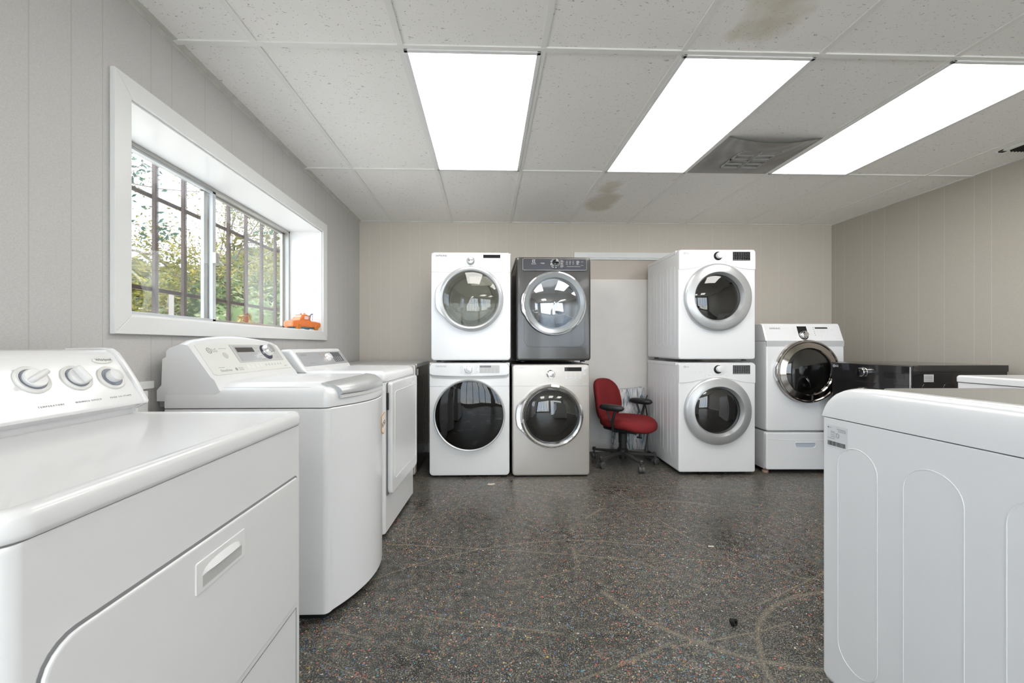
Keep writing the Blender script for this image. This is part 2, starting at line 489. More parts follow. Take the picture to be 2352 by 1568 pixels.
class MB:
    def __init__(s, T=None):
        s.bm = bmesh.new()
        s.T = T or IDM

    def v(s, p):
        return s.bm.verts.new(s.T @ Vector(p))

    def loft(s, loops, cap0=True, cap1=True, closed=True):
        L = [[s.v(p) for p in lp] for lp in loops]
        n = len(L[0])
        for a, b in zip(L[:-1], L[1:]):
            for i in range(n if closed else n - 1):
                j = (i + 1) % n
                try:
                    s.bm.faces.new((a[i], a[j], b[j], b[i]))
                except ValueError:
                    pass
        if cap0:
            s.bm.faces.new(list(reversed(L[0])))
        if cap1:
            s.bm.faces.new(L[-1])
        return s

    def box(s, x0, x1, y0, y1, z0, z1, r=0.0, seg=2):
        if r <= 0:
            s.loft([[(x0, y0, z0), (x1, y0, z0), (x1, y1, z0), (x0, y1, z0)], [(x0, y0, z1), (x1, y0, z1), (x1, y1, z1), (x0, y1, z1)]])
            return s
        b2 = bmesh.new()
        vs_ = [b2.verts.new(p) for p in ((x0, y0, z0), (x1, y0, z0), (x1, y1, z0), (x0, y1, z0), (x0, y0, z1), (x1, y0, z1), (x1, y1, z1), (x0, y1, z1))]
        for f in ((3, 2, 1, 0), (4, 5, 6, 7), (0, 1, 5, 4), (1, 2, 6, 5), (2, 3, 7, 6), (3, 0, 4, 7)):
            b2.faces.new([vs_[i] for i in f])
        r = min(r, 0.49 * min(abs(x1 - x0), abs(y1 - y0), abs(z1 - z0)))
        bmesh.ops.bevel(b2, geom=b2.edges[:], offset=r, segments=seg, affect='EDGES', profile=0.5)
        s.merge(b2)
        return s

    def merge(s, b2):
        mp = {}
        for v in b2.verts:
            mp[v] = s.bm.verts.new(s.T @ v.co)
        for f in b2.faces:
            try:
                s.bm.faces.new([mp[v] for v in f.verts])
            except ValueError:
                pass
        b2.free()

    def prism(s, pts, a0, a1, axis='z', r=0.0):
        """pts in the two other axes; axis z: (x,y); axis x: (y,z); axis y: (x,z)"""
        def P(p, a):
            return {'z': (p[0], p[1], a), 'x': (a, p[0], p[1]), 'y': (p[0], a, p[1])}[axis]
        if r <= 0:
            s.loft([[P(p, a0) for p in pts], [P(p, a1) for p in pts]])
        else:
            sg = 1 if a1 > a0 else -1
            loops = [[P(p, a0) for p in inset(pts, r)], [P(p, a0 + sg * r * 0.3) for p in inset(pts, r * 0.3)], [P(p, a0 + sg * r) for p in pts],
                     [P(p, a1 - sg * r) for p in pts], [P(p, a1 - sg * r * 0.3) for p in inset(pts, r * 0.3)], [P(p, a1) for p in inset(pts, r)]]
            s.loft(loops)
        return s

    def lathe(s, prof, cx=0, cy=0, n=48, close=False, sx=1.0, sy=1.0):
        """profile (r, z) about the z axis of the frame"""
        loops = []
        for r, z in prof:
            rr_ = max(r, 1e-5)
            loops.append([(cx + sx * rr_ * cos(2 * pi * i / n), cy + sy * rr_ * sin(2 * pi * i / n), z) for i in range(n)])
        c0 = (not close) and prof[0][0] > 1e-4
        c1 = (not close) and prof[-1][0] > 1e-4
        if close:
            loops.append(loops[0])
        s.loft(loops, c0, c1)
        return s

    def tube(s, pts, r, n=8, cap=True):
        pts = [Vector(p) for p in pts]
        rs = r if isinstance(r, (list, tuple)) else [r] * len(pts)
        up = Vector((0, 0, 1))
        loops = []
        pu = None
        for i, p in enumerate(pts):
            a = pts[max(i - 1, 0)]
            b = pts[min(i + 1, len(pts) - 1)]
            d = (b - a)
            if d.length < 1e-9:
                d = Vector((0, 0, 1))
            d.normalize()
            if pu is None:
                ref = up if abs(d.z) < 0.9 else Vector((1, 0, 0))
                u = d.cross(ref).normalized()
            else:
                u = (pu - d * pu.dot(d)).normalized()
            pu = u
            w = d.cross(u)
            loops.append([tuple(p + (u * cos(2 * pi * k / n) + w * sin(2 * pi * k / n)) * rs[i]) for k in range(n)])
        s.loft(loops, cap, cap)
        return s

    def ring_tube(s, pts, r, n=6):
        """closed tube loop"""
        P = [Vector(p) for p in pts]
        m = len(P)
        c = sum(P, Vector()) / m
        nrm = (P[0] - c).cross(P[m // 4] - c).normalized()
        loops = []
        for i in range(m):
            d = (P[(i + 1) % m] - P[i - 1]).normalized()
            u = d.cross(nrm).normalized()
            loops.append([tuple(P[i] + (u * cos(2 * pi * k / n) + nrm * sin(2 * pi * k / n)) * r) for k in range(n)])
        loops.append(loops[0])
        s.loft(loops, False, False)
        return s

    def done(s, name, material, parent=None, angle=32, merge_d=1e-5):
        bmesh.ops.remove_doubles(s.bm, verts=s.bm.verts[:], dist=merge_d)
        bmesh.ops.recalc_face_normals(s.bm, faces=s.bm.faces[:])
        me = bpy.data.meshes.new(name)
        s.bm.to_mesh(me)
        s.bm.free()
        me.materials.append(M[material] if isinstance(material, str) else material)
        if angle:
            me.polygons.foreach_set('use_smooth', [True] * len(me.polygons))
            me.set_sharp_from_angle(angle=radians(angle))
        o = bpy.data.objects.new(name, me)
        COL.objects.link(o)
        if parent is not None:
            o.parent = parent
        if angle:
            wn_ = o.modifiers.new('weighted_normals', 'WEIGHTED_NORMAL')
            wn_.mode = 'FACE_AREA'
            wn_.weight = 80
            wn_.keep_sharp = True
        return o


def inset(pts, d):
    n = len(pts)
    area = sum(pts[i][0] * pts[(i + 1) % n][1] - pts[(i + 1) % n][0] * pts[i][1] for i in range(n))
    sg = 1 if area > 0 else -1
    out = []
    for i in range(n):
        p0, p1, p2 = Vector(pts[i - 1]), Vector(pts[i]), Vector(pts[(i + 1) % n])
        d1, d2 = (p1 - p0), (p2 - p1)
        if d1.length < 1e-9 or d2.length < 1e-9:
            out.append(tuple(p1))
            continue
        d1.normalize(); d2.normalize()
        n1 = Vector((-d1.y, d1.x)) * sg
        n2 = Vector((-d2.y, d2.x)) * sg
        b = n1 + n2
        if b.length < 1e-6:
            out.append(tuple(p1 + n1 * d)); continue
        b.normalize()
        k = d / max(0.35, b.dot(n1))
        out.append(tuple(p1 + b * k))
    return out


def rr(x0, x1, y0, y1, r, seg=6, sub=0):
    if isinstance(r, (int, float)):
        r = (r, r, r, r)            # corners: BR, TR, TL, BL
    pts = []
    cs = [(x1 - r[0], y0 + r[0], -pi / 2, r[0]), (x1 - r[1], y1 - r[1], 0, r[1]), (x0 + r[2], y1 - r[2], pi / 2, r[2]), (x0 + r[3], y0 + r[3], pi, r[3])]
    for cx, cy, a0, q in cs:
        if q <= 1e-6:
            pts.append((cx, cy)); continue
        for k in range(seg + 1):
            a = a0 + pi / 2 * k / seg
            pts.append((cx + q * cos(a), cy + q * sin(a)))
    if sub:
        out = []
        n = len(pts)
        for i in range(n):
            a, b = pts[i], pts[(i + 1) % n]
            out.append(a)
            L = math.hypot(b[0] - a[0], b[1] - a[1])
            k = int(L / sub)
            for j in range(1, k + 1):
                f = j / (k + 1)
                out.append((a[0] + (b[0] - a[0]) * f, a[1] + (b[1] - a[1]) * f))
        pts = out
    return pts


def tag(o, label=None, cat=None, group=None, kind=None):
    if label: o['label'] = label
    if cat: o['category'] = cat
    if group: o['group'] = group
    if kind: o['kind'] = kind
    return o


def thing(name, label, cat, loc=(0, 0, 0), rz=0.0, group=None, kind=None):
    o = bpy.data.objects.new(name, None)
    o.empty_display_size = 0.1
    COL.objects.link(o)
    o.location = loc
    o.rotation_euler = (0, 0, rz)
    return tag(o, label, cat, group, kind)


def text(name, s, size, T, x, y, z, material, parent, align='LEFT', ext=0.0003, sx=1.0):
    cu = bpy.data.curves.new(name, 'FONT')
    cu.body = s
    cu.size = size
    cu.extrude = ext
    cu.align_x = align
    cu.align_y = 'CENTER'
    tmp = bpy.data.objects.new(name, cu)
    COL.objects.link(tmp)
    dg = bpy.context.evaluated_depsgraph_get()
    me = bpy.data.meshes.new_from_object(tmp.evaluated_get(dg))
    bpy.data.objects.remove(tmp)
    me.transform(T @ Matrix.Translation((x, y, z)) @ Matrix.Diagonal((sx, 1, 1, 1)))
    me.materials.clear()
    me.materials.append(M[material])
    o = bpy.data.objects.new(name, me)
    COL.objects.link(o)
    o.parent = parent
    return o


def dashes(T, rows, material, name, parent, h=0.0022, d=0.0004):
    """tiny printed lines: rows of (x0, x1, y, z)"""
    b = MB(T)
    for x0, x1, y, z in rows:
        b.box(x0, x1, y - h / 2, y + h / 2, z, z + d)
    return b.done(name, material, parent, angle=0)


def circle_map(pts, cx, cy, r):
    out = []
    for x, y in pts:
        a = math.atan2(y - cy, x - cx)
        out.append((cx + r * cos(a), cy + r * sin(a)))
    return out


def frame_from(o, u, v):
    u = Vector(u).normalized(); v = Vector(v).normalized(); n = u.cross(v).normalized()
    m = Matrix.Identity(4)
    for i in range(3):
        m[i][0], m[i][1], m[i][2], m[i][3] = u[i], v[i], n[i], o[i]
    return m


def round_logo(T, x, y, z, r, material, parent, with_text=True, tm=None, ts=None):
    b = MB(T)
    b.ring_tube([(x + r * cos(a), y + r * sin(a), z) for a in [2 * pi * k / 20 for k in range(20)]], r * 0.14, 4)
    b.box(x - r * 0.12, x + r * 0.12, y - r * 0.45, y + r * 0.5, z, z + 0.0006)
    b.box(x - r * 0.12, x + r * 0.4, y - r * 0.5, y - r * 0.3, z, z + 0.0006)
    b.box(x - r * 0.55, x - r * 0.3, y + r * 0.15, y + r * 0.4, z, z + 0.0006)
    b.done('logo_emblem', material, parent)
    if with_text:
        text('logo_lettering', 'LG', ts or r * 2.2, T, x + r * 1.5, y, z, tm or material, parent)


# ------------------------------------------------------------------ room
XL, XR, YB, YF, H = -1.343, 3.737, 4.22, -3.4, 2.43
WY0, WY1, WZ0, WZ1 = 1.52, 3.255, 1.235, 2.046      # window opening


def struct(o):
    o['kind'] = 'structure'
    return o


b = MB(); b.box(XL - 0.3, XR + 0.1, YF - 0.1, YB + 0.1, -0.1, 0.0)
struct(b.done('floor', 'floor', angle=0))
b = MB(); b.box(XL - 0.3, XR + 0.1, YF - 0.1, YB + 0.1, H, H + 0.1)
ceil = struct(b.done('ceiling', 'ceiling', angle=0))
# T bar grid
b = MB()
gx = [-1.0 + 0.623 * k for k in range(8)]
gy = [1.745 - 1.22 * 4, 1.745 - 1.22 * 3, 1.745 - 1.22 * 2, 1.745 - 1.22, 1.745, 2.965]
for i, x in enumerate(gx):
    b.box(x - 0.0125, x + 0.0125, YF, YB, H - 0.006, H)
for y in gy:
    b.box(XL, XR, y - 0.0125, y + 0.0125, H - 0.007, H)
b.done('ceiling_grid', 'tbar', ceil, angle=0)
b = MB()
b.prism([(XL, H), (XL + 0.024, H), (XL + 0.024, H - 0.003), (XL + 0.003, H - 0.006), (XL + 0.003, H - 0.026), (XL, H - 0.026)], YF, YB, 'y')
b.done('wall_angle', 'tbar_dirty', ceil, angle=0)
b = MB()
b.box(XR - 0.02, XR, YF, YB, H - 0.004, H)
b.box(XL, XR, YB - 0.02, YB, H - 0.005, H)
b.done('wall_angle', 'tbar', ceil, angle=0)

# walls
b = MB()
T0 = XL - 0.30
b.box(T0, XL, YF, -2.6, 0, H)
b.box(T0, XL, -2.6, -0.5, 0, 0.9)
b.box(T0, XL, -2.6, -0.5, 2.12, H)
b.box(T0, XL, -0.5, WY0, 0, H)
b.box(T0, XL, WY1, YB + 0.1, 0, H)
b.box(T0, XL, WY0, WY1, 0, WZ0)
b.box(T0, XL, WY0, WY1, WZ1, H)
struct(b.done('wall_left', 'wall_left', angle=0))
b = MB(); b.box(XL, XR + 0.1, YB, YB + 0.1, 0, H)
struct(b.done('wall_back', 'wall_back', angle=0))
b = MB(); b.box(XR, XR + 0.1, YF, YB, 0, H)
struct(b.done('wall_right', 'wall_right', angle=0))
# wall behind the camera with two shop windows
b = MB()
b.box(XL, XR, YF - 0.1, YF, 0, 0.15)
b.box(XL, XR, YF - 0.1, YF, 2.25, H)
for x0, x1 in ((XL, -1.1), (1.1, 1.3), (3.5, XR)):
    b.box(x0, x1, YF - 0.1, YF, 0.15, 2.25)
struct(b.done('wall_front', 'wall_front', angle=0))
for i, (x0, x1) in enumerate(((-1.1, 1.1), (1.3, 3.5))):
    w = thing('window_%d' % (i + 2), None, None, (0, 0, 0), kind='structure')
    b = MB()
    b.box(x0, x0 + 0.05, YF - 0.08, YF + 0.01, 0.15, 2.25); b.box(x1 - 0.05, x1, YF - 0.08, YF + 0.01, 0.15, 2.25)
    b.box(x0, x1, YF - 0.08, YF + 0.01, 0.15, 0.2); b.box(x0, x1, YF - 0.08, YF + 0.01, 2.2, 2.25)
    b.done('window_frame', 'alu_white', w)
    b = MB(); b.box(x0 + 0.05, x1 - 0.05, YF - 0.05, YF - 0.045, 0.2, 2.2)
    b.done('pane', 'window_glass', w, angle=0)
w = thing('window_4', None, None, (0, 0, 0), kind='structure')  # unseen side window, added to bring in more daylight from the left
b = MB()
for f in ((-2.6, -2.54, 0.9, 2.12), (-0.56, -0.5, 0.9, 2.12), (-2.6, -0.5, 0.9, 0.96), (-2.6, -0.5, 2.06, 2.12), (-1.58, -1.52, 0.9, 2.12)):
    b.box(-1.62, -1.56, f[0], f[1], f[2], f[3])
b.done('window_frame', 'alu_white', w)
b = MB(); b.box(-1.592, -1.588, -2.56, -0.54, 0.95, 2.07)
b.done('pane', 'window_glass', w, angle=0)
# baseboard
b = MB(); b.box(XL, 0.92, YB - 0.012, YB, 0.0, 0.09, 0.003)
struct(b.done('baseboard_back', 'trim_white'))
b = MB(); b.box(XR - 0.012, XR, YF, YB, 0.0, 0.09, 0.003)
struct(b.done('baseboard_right', 'trim_white'))
b = MB(); b.box(XL, XL + 0.012, YF, YB - 0.012, 0.0, 0.09, 0.003)
struct(b.done('baseboard_left', 'trim_white'))
# electrical raceway behind the washers on the left wall
b = MB(); b.box(XL, XL + 0.02, 1.35, 1.62, 0.955, 0.985, 0.003); b.box(XL, XL + 0.03, 1.5, 1.58, 0.80, 0.95, 0.004)
tag(b.done('wiring_cover', 'trim_white'), 'pale wiring cover on the left wall behind the top-loading washer', 'wiring cover')

# vertical blinds on the shop windows behind the camera
for (x0, x1, nm) in ((-1.1, 1.1, 'left'), (1.3, 3.5, 'right')):
    t = thing('vertical_blind', 'pale vertical blinds on the %s shop window behind the camera' % nm, 'blinds', (x0, YF + 0.08, 2.25))
    b = MB()
    b.box(0, x1 - x0, -0.02, 0.02, -0.04, 0.0)
    b.done('head_rail', 'trim_white', t)
    b = MB()
    k = 0.04
    while k < x1 - x0 - 0.03:
        b.prism([(k - 0.022, -0.034), (k - 0.020, -0.035), (k + 0.022, 0.034), (k + 0.020, 0.035)], -2.08, -0.04, 'z')
        k += 0.42
    o = b.done('slats', 'blind', t, angle=0)
    o['kind'] = 'stuff'

# ------------------------------------------------------------------ window 1
GX = -1.60
w1 = thing('window_1', None, None, kind='structure')
b = MB()   # casing on the wall face
ox0, ox1, oz0, oz1 = WY0 - 0.068, WY1 + 0.075, WZ0 - 0.068, WZ1 + 0.072
cx0, cx1 = XL, XL + 0.02
b.prism([(ox0, oz0), (ox1, oz0), (WY1, WZ0), (WY0, WZ0)], cx0, cx1, 'x', 0.003)
b.prism([(ox1, oz0), (ox1, oz1), (WY1, WZ1), (WY1, WZ0)], cx0, cx1, 'x', 0.003)
b.prism([(ox1, oz1), (ox0, oz1), (WY0, WZ1), (WY1, WZ1)], cx0, cx1, 'x', 0.003)
b.prism([(ox0, oz1), (ox0, oz0), (WY0, WZ0), (WY0, WZ1)], cx0, cx1, 'x', 0.003)
b.done('casing', 'trim_white', w1)
b = MB()
b.box(GX - 0.02, XL + 0.005, WY0 - 0.001, WY0 + 0.008, WZ0, WZ1)
b.box(GX - 0.02, XL + 0.005, WY1 - 0.008, WY1 + 0.001, WZ0, WZ1)
b.box(GX - 0.02, XL + 0.005, WY0, WY1, WZ1 - 0.008, WZ1 + 0.001)
b.done('reveal', 'reveal_white', w1, angle=0)
b = MB(); b.box(GX - 0.02, XL + 0.005, WY0, WY1, WZ0 - 0.002, WZ0 + 0.008)
b.done('sill', 'reveal_white', w1, angle=0)
b = MB()   # outer aluminium frame
y0, y1, z0, z1 = WY0 + 0.008, WY1 - 0.008, WZ0 + 0.008, WZ1 - 0.008
for f in ((y0, y0 + 0.02, z0, z1), (y1 - 0.02, y1, z0, z1), (y0, y1, z0, z0 + 0.02), (y0, y1, z1 - 0.018, z1)):
    b.box(GX - 0.05, GX + 0.012, f[0], f[1], f[2], f[3], 0.002)
b.done('window_frame', 'alu', w1)
YM = 2.36
for nm, (sa, sb, sx_) in (('sash', (y0 + 0.015, YM + 0.025, GX - 0.005)), ('sash', (YM - 0.03, y1 - 0.015, GX - 0.035))):
    b = MB()
    fw = 0.028
    for f in ((sa, sa + fw, z0 + 0.018, z1 - 0.016), (sb - fw, sb, z0 + 0.018, z1 - 0.016), (sa, sb, z0 + 0.018, z0 + 0.036), (sa, sb, z1 - 0.03, z1 - 0.016)):
        b.box(sx_ - 0.01, sx_ + 0.01, f[0], f[1], f[2], f[3], 0.002)
    s_ = b.done('sash', 'alu_white' if sa < 2 else 'alu', w1)
    b = MB(); b.box(sx_ - 0.002, sx_ + 0.002, sa + fw * 0.6, sb - fw * 0.6, z0 + 0.03, z1 - 0.025)
    b.done('pane', 'window_glass', s_, angle=0)
b = MB()
b.box(GX + 0.005, GX + 0.03, YM - 0.012, YM + 0.018, 1.60, 1.665, 0.004)
b.tube([(GX + 0.02, YM + 0.015, 1.625), (GX + 0.035, YM + 0.03, 1.61), (GX + 0.035, YM + 0.045, 1.60)], 0.004)
b.done('latch', 'alu', w1)

# security bars outside
gb = thing('security_grille', 'rusty brown steel security bars outside the left window', 'window bars', (-1.72, 2.4, 1.2))
for y in (1.72, 1.915, 2.11, 2.305, 2.50, 2.695, 2.885, 3.08, 3.275):
    b = MB(); b.box(-0.01, 0.01, y - 2.4 - 0.011, y - 2.4 + 0.011, -0.25, 0.90, 0.003)
    b.done('vertical_bar', 'rust', gb)
for z in (1.895, 1.415):
    b = MB(); b.box(-0.022, -0.008, -0.75, 0.95, z - 1.2 - 0.011, z - 1.2 + 0.011, 0.003)
    b.done('horizontal_bar', 'rust', gb)
for y in (-0.72, 0.90):
    for z in (0.215, 0.695):
        b = MB()
        b.box(-0.02, 0.074, y - 0.012, y + 0.012, z - 0.012, z + 0.012)
        b.done('wall_bracket', 'rust', gb)

# ------------------------------------------------------------------ ceiling lights
LX = [(-0.377, 0.246, 'left'), (0.869, 1.492, 'middle'), (2.115, 2.738, 'right')]
labs = {'left': 'glowing ceiling light panel straight above, leftmost of the three',
        'middle': 'glowing ceiling light panel left of the grey perforated air return',
        'right': 'glowing ceiling light panel right of the grey perforated air return'}


def ceiling_light(x0, x1, y0, y1, label):
    t = thing('ceiling_light', label, 'ceiling light', ((x0 + x1) / 2, (y0 + y1) / 2, H), group='recessed ceiling light panels')
    a, c = (x1 - x0) / 2 - 0.008, (y1 - y0) / 2 - 0.008
    b = MB()
    for f in ((-a, -a + 0.018, -c, c), (a - 0.018, a, -c, c), (-a, a, -c, -c + 0.018), (-a, a, c - 0.018, c)):
        b.box(f[0], f[1], f[2], f[3], -0.012, 0.0, 0.002)
    b.done('frame', 'light_frame', t)
    b = MB(); b.box(-a + 0.016, a - 0.016, -c + 0.016, c - 0.016, -0.007, -0.001)
    b.done('diffuser', 'diffuser', t, angle=0)
    return t


for x0, x1, w in LX:
    ceiling_light(x0, x1, 1.745, 2.965, labs[w])
for k in (3,):  # row of unseen panels added to throw more light on the walls
    for x0, x1, w in LX:
        ceiling_light(x0, x1, 1.745 - 1.22 * (k + 0), 1.745 - 1.22 * (k - 1), 'added unseen ceiling light panel behind the camera, %s column, %s row' % (w, 'far' if k == 3 else 'near'))

# perforated air return
t = thing('air_return', 'sagging grey perforated air return panel between the two right ceiling lights', 'ceiling vent', (1.803, 2.695, H))
b = MB()
nx, ny = 16, 8
X0, X1, Y0, Y1 = -0.298, 0.298, -0.262, 0.257
top = []
for j in range(ny + 1):
    row = []
    for i in range(nx + 1):
        u = i / nx; v = j / ny
        sag = 0.035 * (1 - (2 * u - 1) ** 2) * (1 - v) ** 1.3
        row.append((X0 + (X1 - X0) * u, Y0 + (Y1 - Y0) * v, -0.008 - sag))
    top.append(row)
b.loft(top, False, False, closed=False)
b2 = [[(x, y, z + 0.002) for x, y, z in r] for r in top]
b.loft(b2, False, False, closed=False)
b.done('perforated_sheet', 'grille', t)
b = MB()
for (x, y) in ((-0.065, 0.065), (0.075, 0.065), (-0.065, -0.065), (0.075, -0.065)):
    for f in ((x - 0.062, x + 0.062, y - 0.058, y - 0.052), (x - 0.062, x + 0.062, y + 0.052, y + 0.058), (x - 0.062, x - 0.056, y - 0.058, y + 0.058), (x + 0.056, x + 0.062, y - 0.058, y + 0.058), (x - 0.062, x + 0.062, y - 0.003, y + 0.003)):
        b.box(f[0], f[1], f[2], f[3], -0.030, -0.018)
b.box(0.002, 0.008, -0.13, 0.13, -0.033, -0.018)
b.done('register_louvre', 'vent_metal', t, angle=0)
# supply register near the right wall
t = thing('supply_register', 'black dusty supply register in the ceiling near the right wall', 'ceiling vent', (3.56, 2.28, H))
b = MB()
for f in ((-0.13, -0.10, -0.30, 0.30), (0.10, 0.13, -0.30, 0.30), (-0.13, 0.13, 0.27, 0.32), (-0.13, 0.13, -0.30, -0.27)):
    b.box(f[0], f[1], f[2], f[3], -0.012, 0, 0.002)
b.done('frame', 'tbar', t)
b = MB(); b.box(-0.10, 0.10, -0.27, 0.27, -0.006, -0.001)
for k in range(9):
    x = -0.09 + k * 0.0225
    b.prism([(x, -0.004), (x + 0.003, -0.004), (x + 0.012, -0.02), (x + 0.009, -0.02)], -0.27, 0.27, 'y')
b.done('louvre', 'vent_dark', t, angle=0)

# ------------------------------------------------------------------ back doorway
d1 = thing('door_1', None, None, kind='structure')
b = MB()
b.box(0.92, 2.02, YB - 0.02, YB, 2.055, 2.115, 0.003)
b.box(0.95, 1.99, YB - 0.028, YB, 2.035, 2.052, 0.003)
b.box(0.92, 0.985, YB - 0.02, YB, 0.0, 2.05, 0.003)
b.box(1.955, 2.02, YB - 0.02, YB, 0.0, 2.05, 0.003)
b.done('door_casing', 'trim_white', d1)
b = MB(); b.box(0.985, 1.955, YB - 0.008, YB, 0.0, 2.04)
b.done('door_panel', 'door_beige', d1, angle=0)
b = MB(); b.box(0.99, 1.94, YB - 0.036, YB - 0.012, 0.05, 1.825, 0.002)
b.box(0.99, 1.94, YB - 0.030, YB - 0.014, 0.0, 0.05)
tag(b.done('leaning_board', 'board'), 'scuffed off-white board closing the back doorway behind the red chair', 'board')

# wrapped bundle
bd = thing('wrapped_bundle', 'clear plastic wrapped grey and blue bundle behind the red chair', 'bundle', (1.47, 4.114, 0.0))
b = MB()
rnd = random.Random(3)
loops = []
NN = 28
for k in range(15):
    z = 0.05 + 0.62 * k / 14
    lp = []
    for (x, y) in rr(-0.165, 0.165, -0.045, 0.055, 0.03, 6):
        j = 0.010 * rnd.uniform(-1, 1) + 0.008 * sin(z * 40 + x * 25)
        lp.append((x * (1 + j * 1.5), y * (1 + j * 8), z + 0.05 * (x + 0.165) * (k / 14) + 0.008 * rnd.uniform(-1, 1)))
    loops.append(lp)
b.loft(loops)
b.done('plastic_wrap', 'wrap', bd)
b = MB(); b.box(-0.16, 0.165, -0.05, 0.05, 0.0, 0.05, 0.004)
b.done('base_board', 'fence_cap', bd)

# ------------------------------------------------------------------ front loaders
def fl_body(t, W, Hh, D, cr, dc, dr, material, z0=0.0, side_mat=None, top_mat=None, fr=0.016, emboss=False, toplip=0.03):
    """casing with a real round opening in its front; face frame"""
    w = W / 2
    outer = rr(-w, w, z0, Hh, cr, 6, 0.05)
    b = MB(FRONT)
    def at(pts, z): return [(x, y, z) for x, y in pts]
    if side_mat is None:
        loops = [at(outer, -D), at(outer, -fr), at(inset(outer, fr * 0.29), -fr * 0.29), at(inset(outer, fr), 0.0), at(circle_map(outer, 0, dc, dr), 0.0), at(circle_map(outer, 0, dc, dr), -0.03)]
        b.loft(loops, True, False)
        emb(b, W, Hh, D) if emboss else None
        b.done('casing', material, t)
    else:
        loops = [at(outer, -0.05), at(outer, -fr), at(inset(outer, fr * 0.29), -fr * 0.29), at(inset(outer, fr), 0.0), at(circle_map(outer, 0, dc, dr), 0.0), at(circle_map(outer, 0, dc, dr), -0.03)]
        b.loft(loops, False, False)
        b.done('front_panel', material, t)
        b = MB(FRONT)
        side = rr(-w + 0.003, w - 0.003, z0, Hh - 0.003, 0.006, 3, 0.05)
        b.loft([at(side, -D), at(side, -0.048), at(circle_map(side, 0, dc, dr + 0.02), -0.048)], True, False)
        emb(b, W - 0.006, Hh, D) if emboss else None
        b.done('casing', side_mat, t)
    if toplip:
        b = MB(FRONT)
        b.box(-w - 0.003, w + 0.003, Hh - toplip, Hh + 0.002, -D - 0.005, -0.05, 0.004)
        b.done('top_panel', top_mat or side_mat or material, t)
    b = MB(FRONT)
    for x in (-w + 0.06, w - 0.06):
        for z in (-0.07, -D + 0.07):
            b2 = MB(FRONT @ Matrix.Translation((x, 0, z)) @ Matrix.Rotation(-pi / 2, 4, 'X'))
            b2.lathe([(0.022, -0.0), (0.022, 0.008), (0.012, 0.010), (0.012, z0 + 0.012)], n=16)
            b2.done('foot', 'black', t)
    b.bm.free()
    # drum
    b = MB(FRONT)
    b.lathe([(dr, -0.028), (dr * 0.93, -0.05), (dr * 0.93, -0.10), (dr * 1.0, -0.12), (dr * 1.0, -0.42), (dr * 0.6, -0.44), (0.0, -0.45)], 0, dc)
    for k in range(3):
        a = 2 * pi * k / 3 + 0.5
        r_ = dr * 0.93
        b.tube([(r_ * cos(a), dc + r_ * sin(a), -0.14), (r_ * cos(a), dc + r_ * sin(a), -0.40)], 0.03, 8)
    b.done('drum', 'drum', t)


def emb(b, W, Hh, D):
    """raised stadium outlines pressed into both side sheets"""
    w = W / 2
    n = 4
    for sx in (-1, 1):
        for k in range(n):
            zc = -D * (0.16 + 0.225 * k)
            hw = 0.045
            lo, hi = 0.12, Hh - 0.12
            pts = []
            for j in range(13):
                a = pi * j / 12
                pts.append((sx * w, hi - hw + hw * sin(a), zc + hw * cos(a)))
            for j in range(13):
                a = pi + pi * j / 12
                pts.append((sx * w, lo + hw + hw * sin(a), zc + hw * cos(a)))
            b.ring_tube(pts, 0.0013, 6)


def handle_bulge(t, r, dc, z, material, side=-1, ext=0.035, w=0.03, half=0.42):
    """door pull that swells out of the ring"""
    b = MB(FRONT)
    loops = []
    K = 20
    for k in range(K + 1):
        a = pi + (k / K * 2 - 1) * half
        f = (sin(pi * k / K) ** 1.3) if 0 < k < K else 0.0
        f = min(1.0, f * 1.35)
        R = r + ext * f
        ca, sa = cos(a) * (-side), sin(a)
        lp = []
        inner = r - 0.012
        for (q, zz) in ((inner, 0.0), (inner, z * 0.9), (R - 0.006, z), (R, z * 0.75), (R + 0.002, z * 0.3), (R - 0.004, 0.0)):
            lp.append((q * ca, dc + q * sa, zz))
        loops.append(lp)
    b.loft(loops)
    b.done('door_handle', material, t)


def knob(t, T, x, y, r, h, ring_mat, cap_mat, z=0.0, name='knob', pr=1.25):
    b = MB(T)
    b.lathe([(r * pr, z), (r * pr, z + h * 0.15), (r * 1.05, z + h * 0.4), (r, z + h * 0.45), (r * 0.95, z + h * 0.9), (r * 0.86, z + h * 0.98)], x, y, 40)
    o = b.done(name, ring_mat, t)
    b = MB(T)
    b.lathe([(r * 0.85, z + h * 0.97), (r * 0.80, z + h), (r * 0.4, z + h * 1.04), (0, z + h * 1.05)], x, y, 40)
    b.done('knob_cap', cap_mat, o)
    return o


def buttons(t, T, lst, material, z=0.0, h=0.0015):
    for x, y, r in lst:
        b = MB(T)
        b.lathe([(r, z), (r, z + h * 0.7), (r * 0.85, z + h), (0, z + h)], x, y, 20)
        b.done('button', material, t)


def rows_txt(x0, y0, n, dy, w, z, seed=1, right=False):
    rn = random.Random(seed)
    out = []
    for i in range(n):
        ww = w * rn.uniform(0.6, 1.0)
        out.append((x0 - ww, x0, y0 - i * dy, z) if right else (x0, x0 + ww, y0 - i * dy, z))
    return out


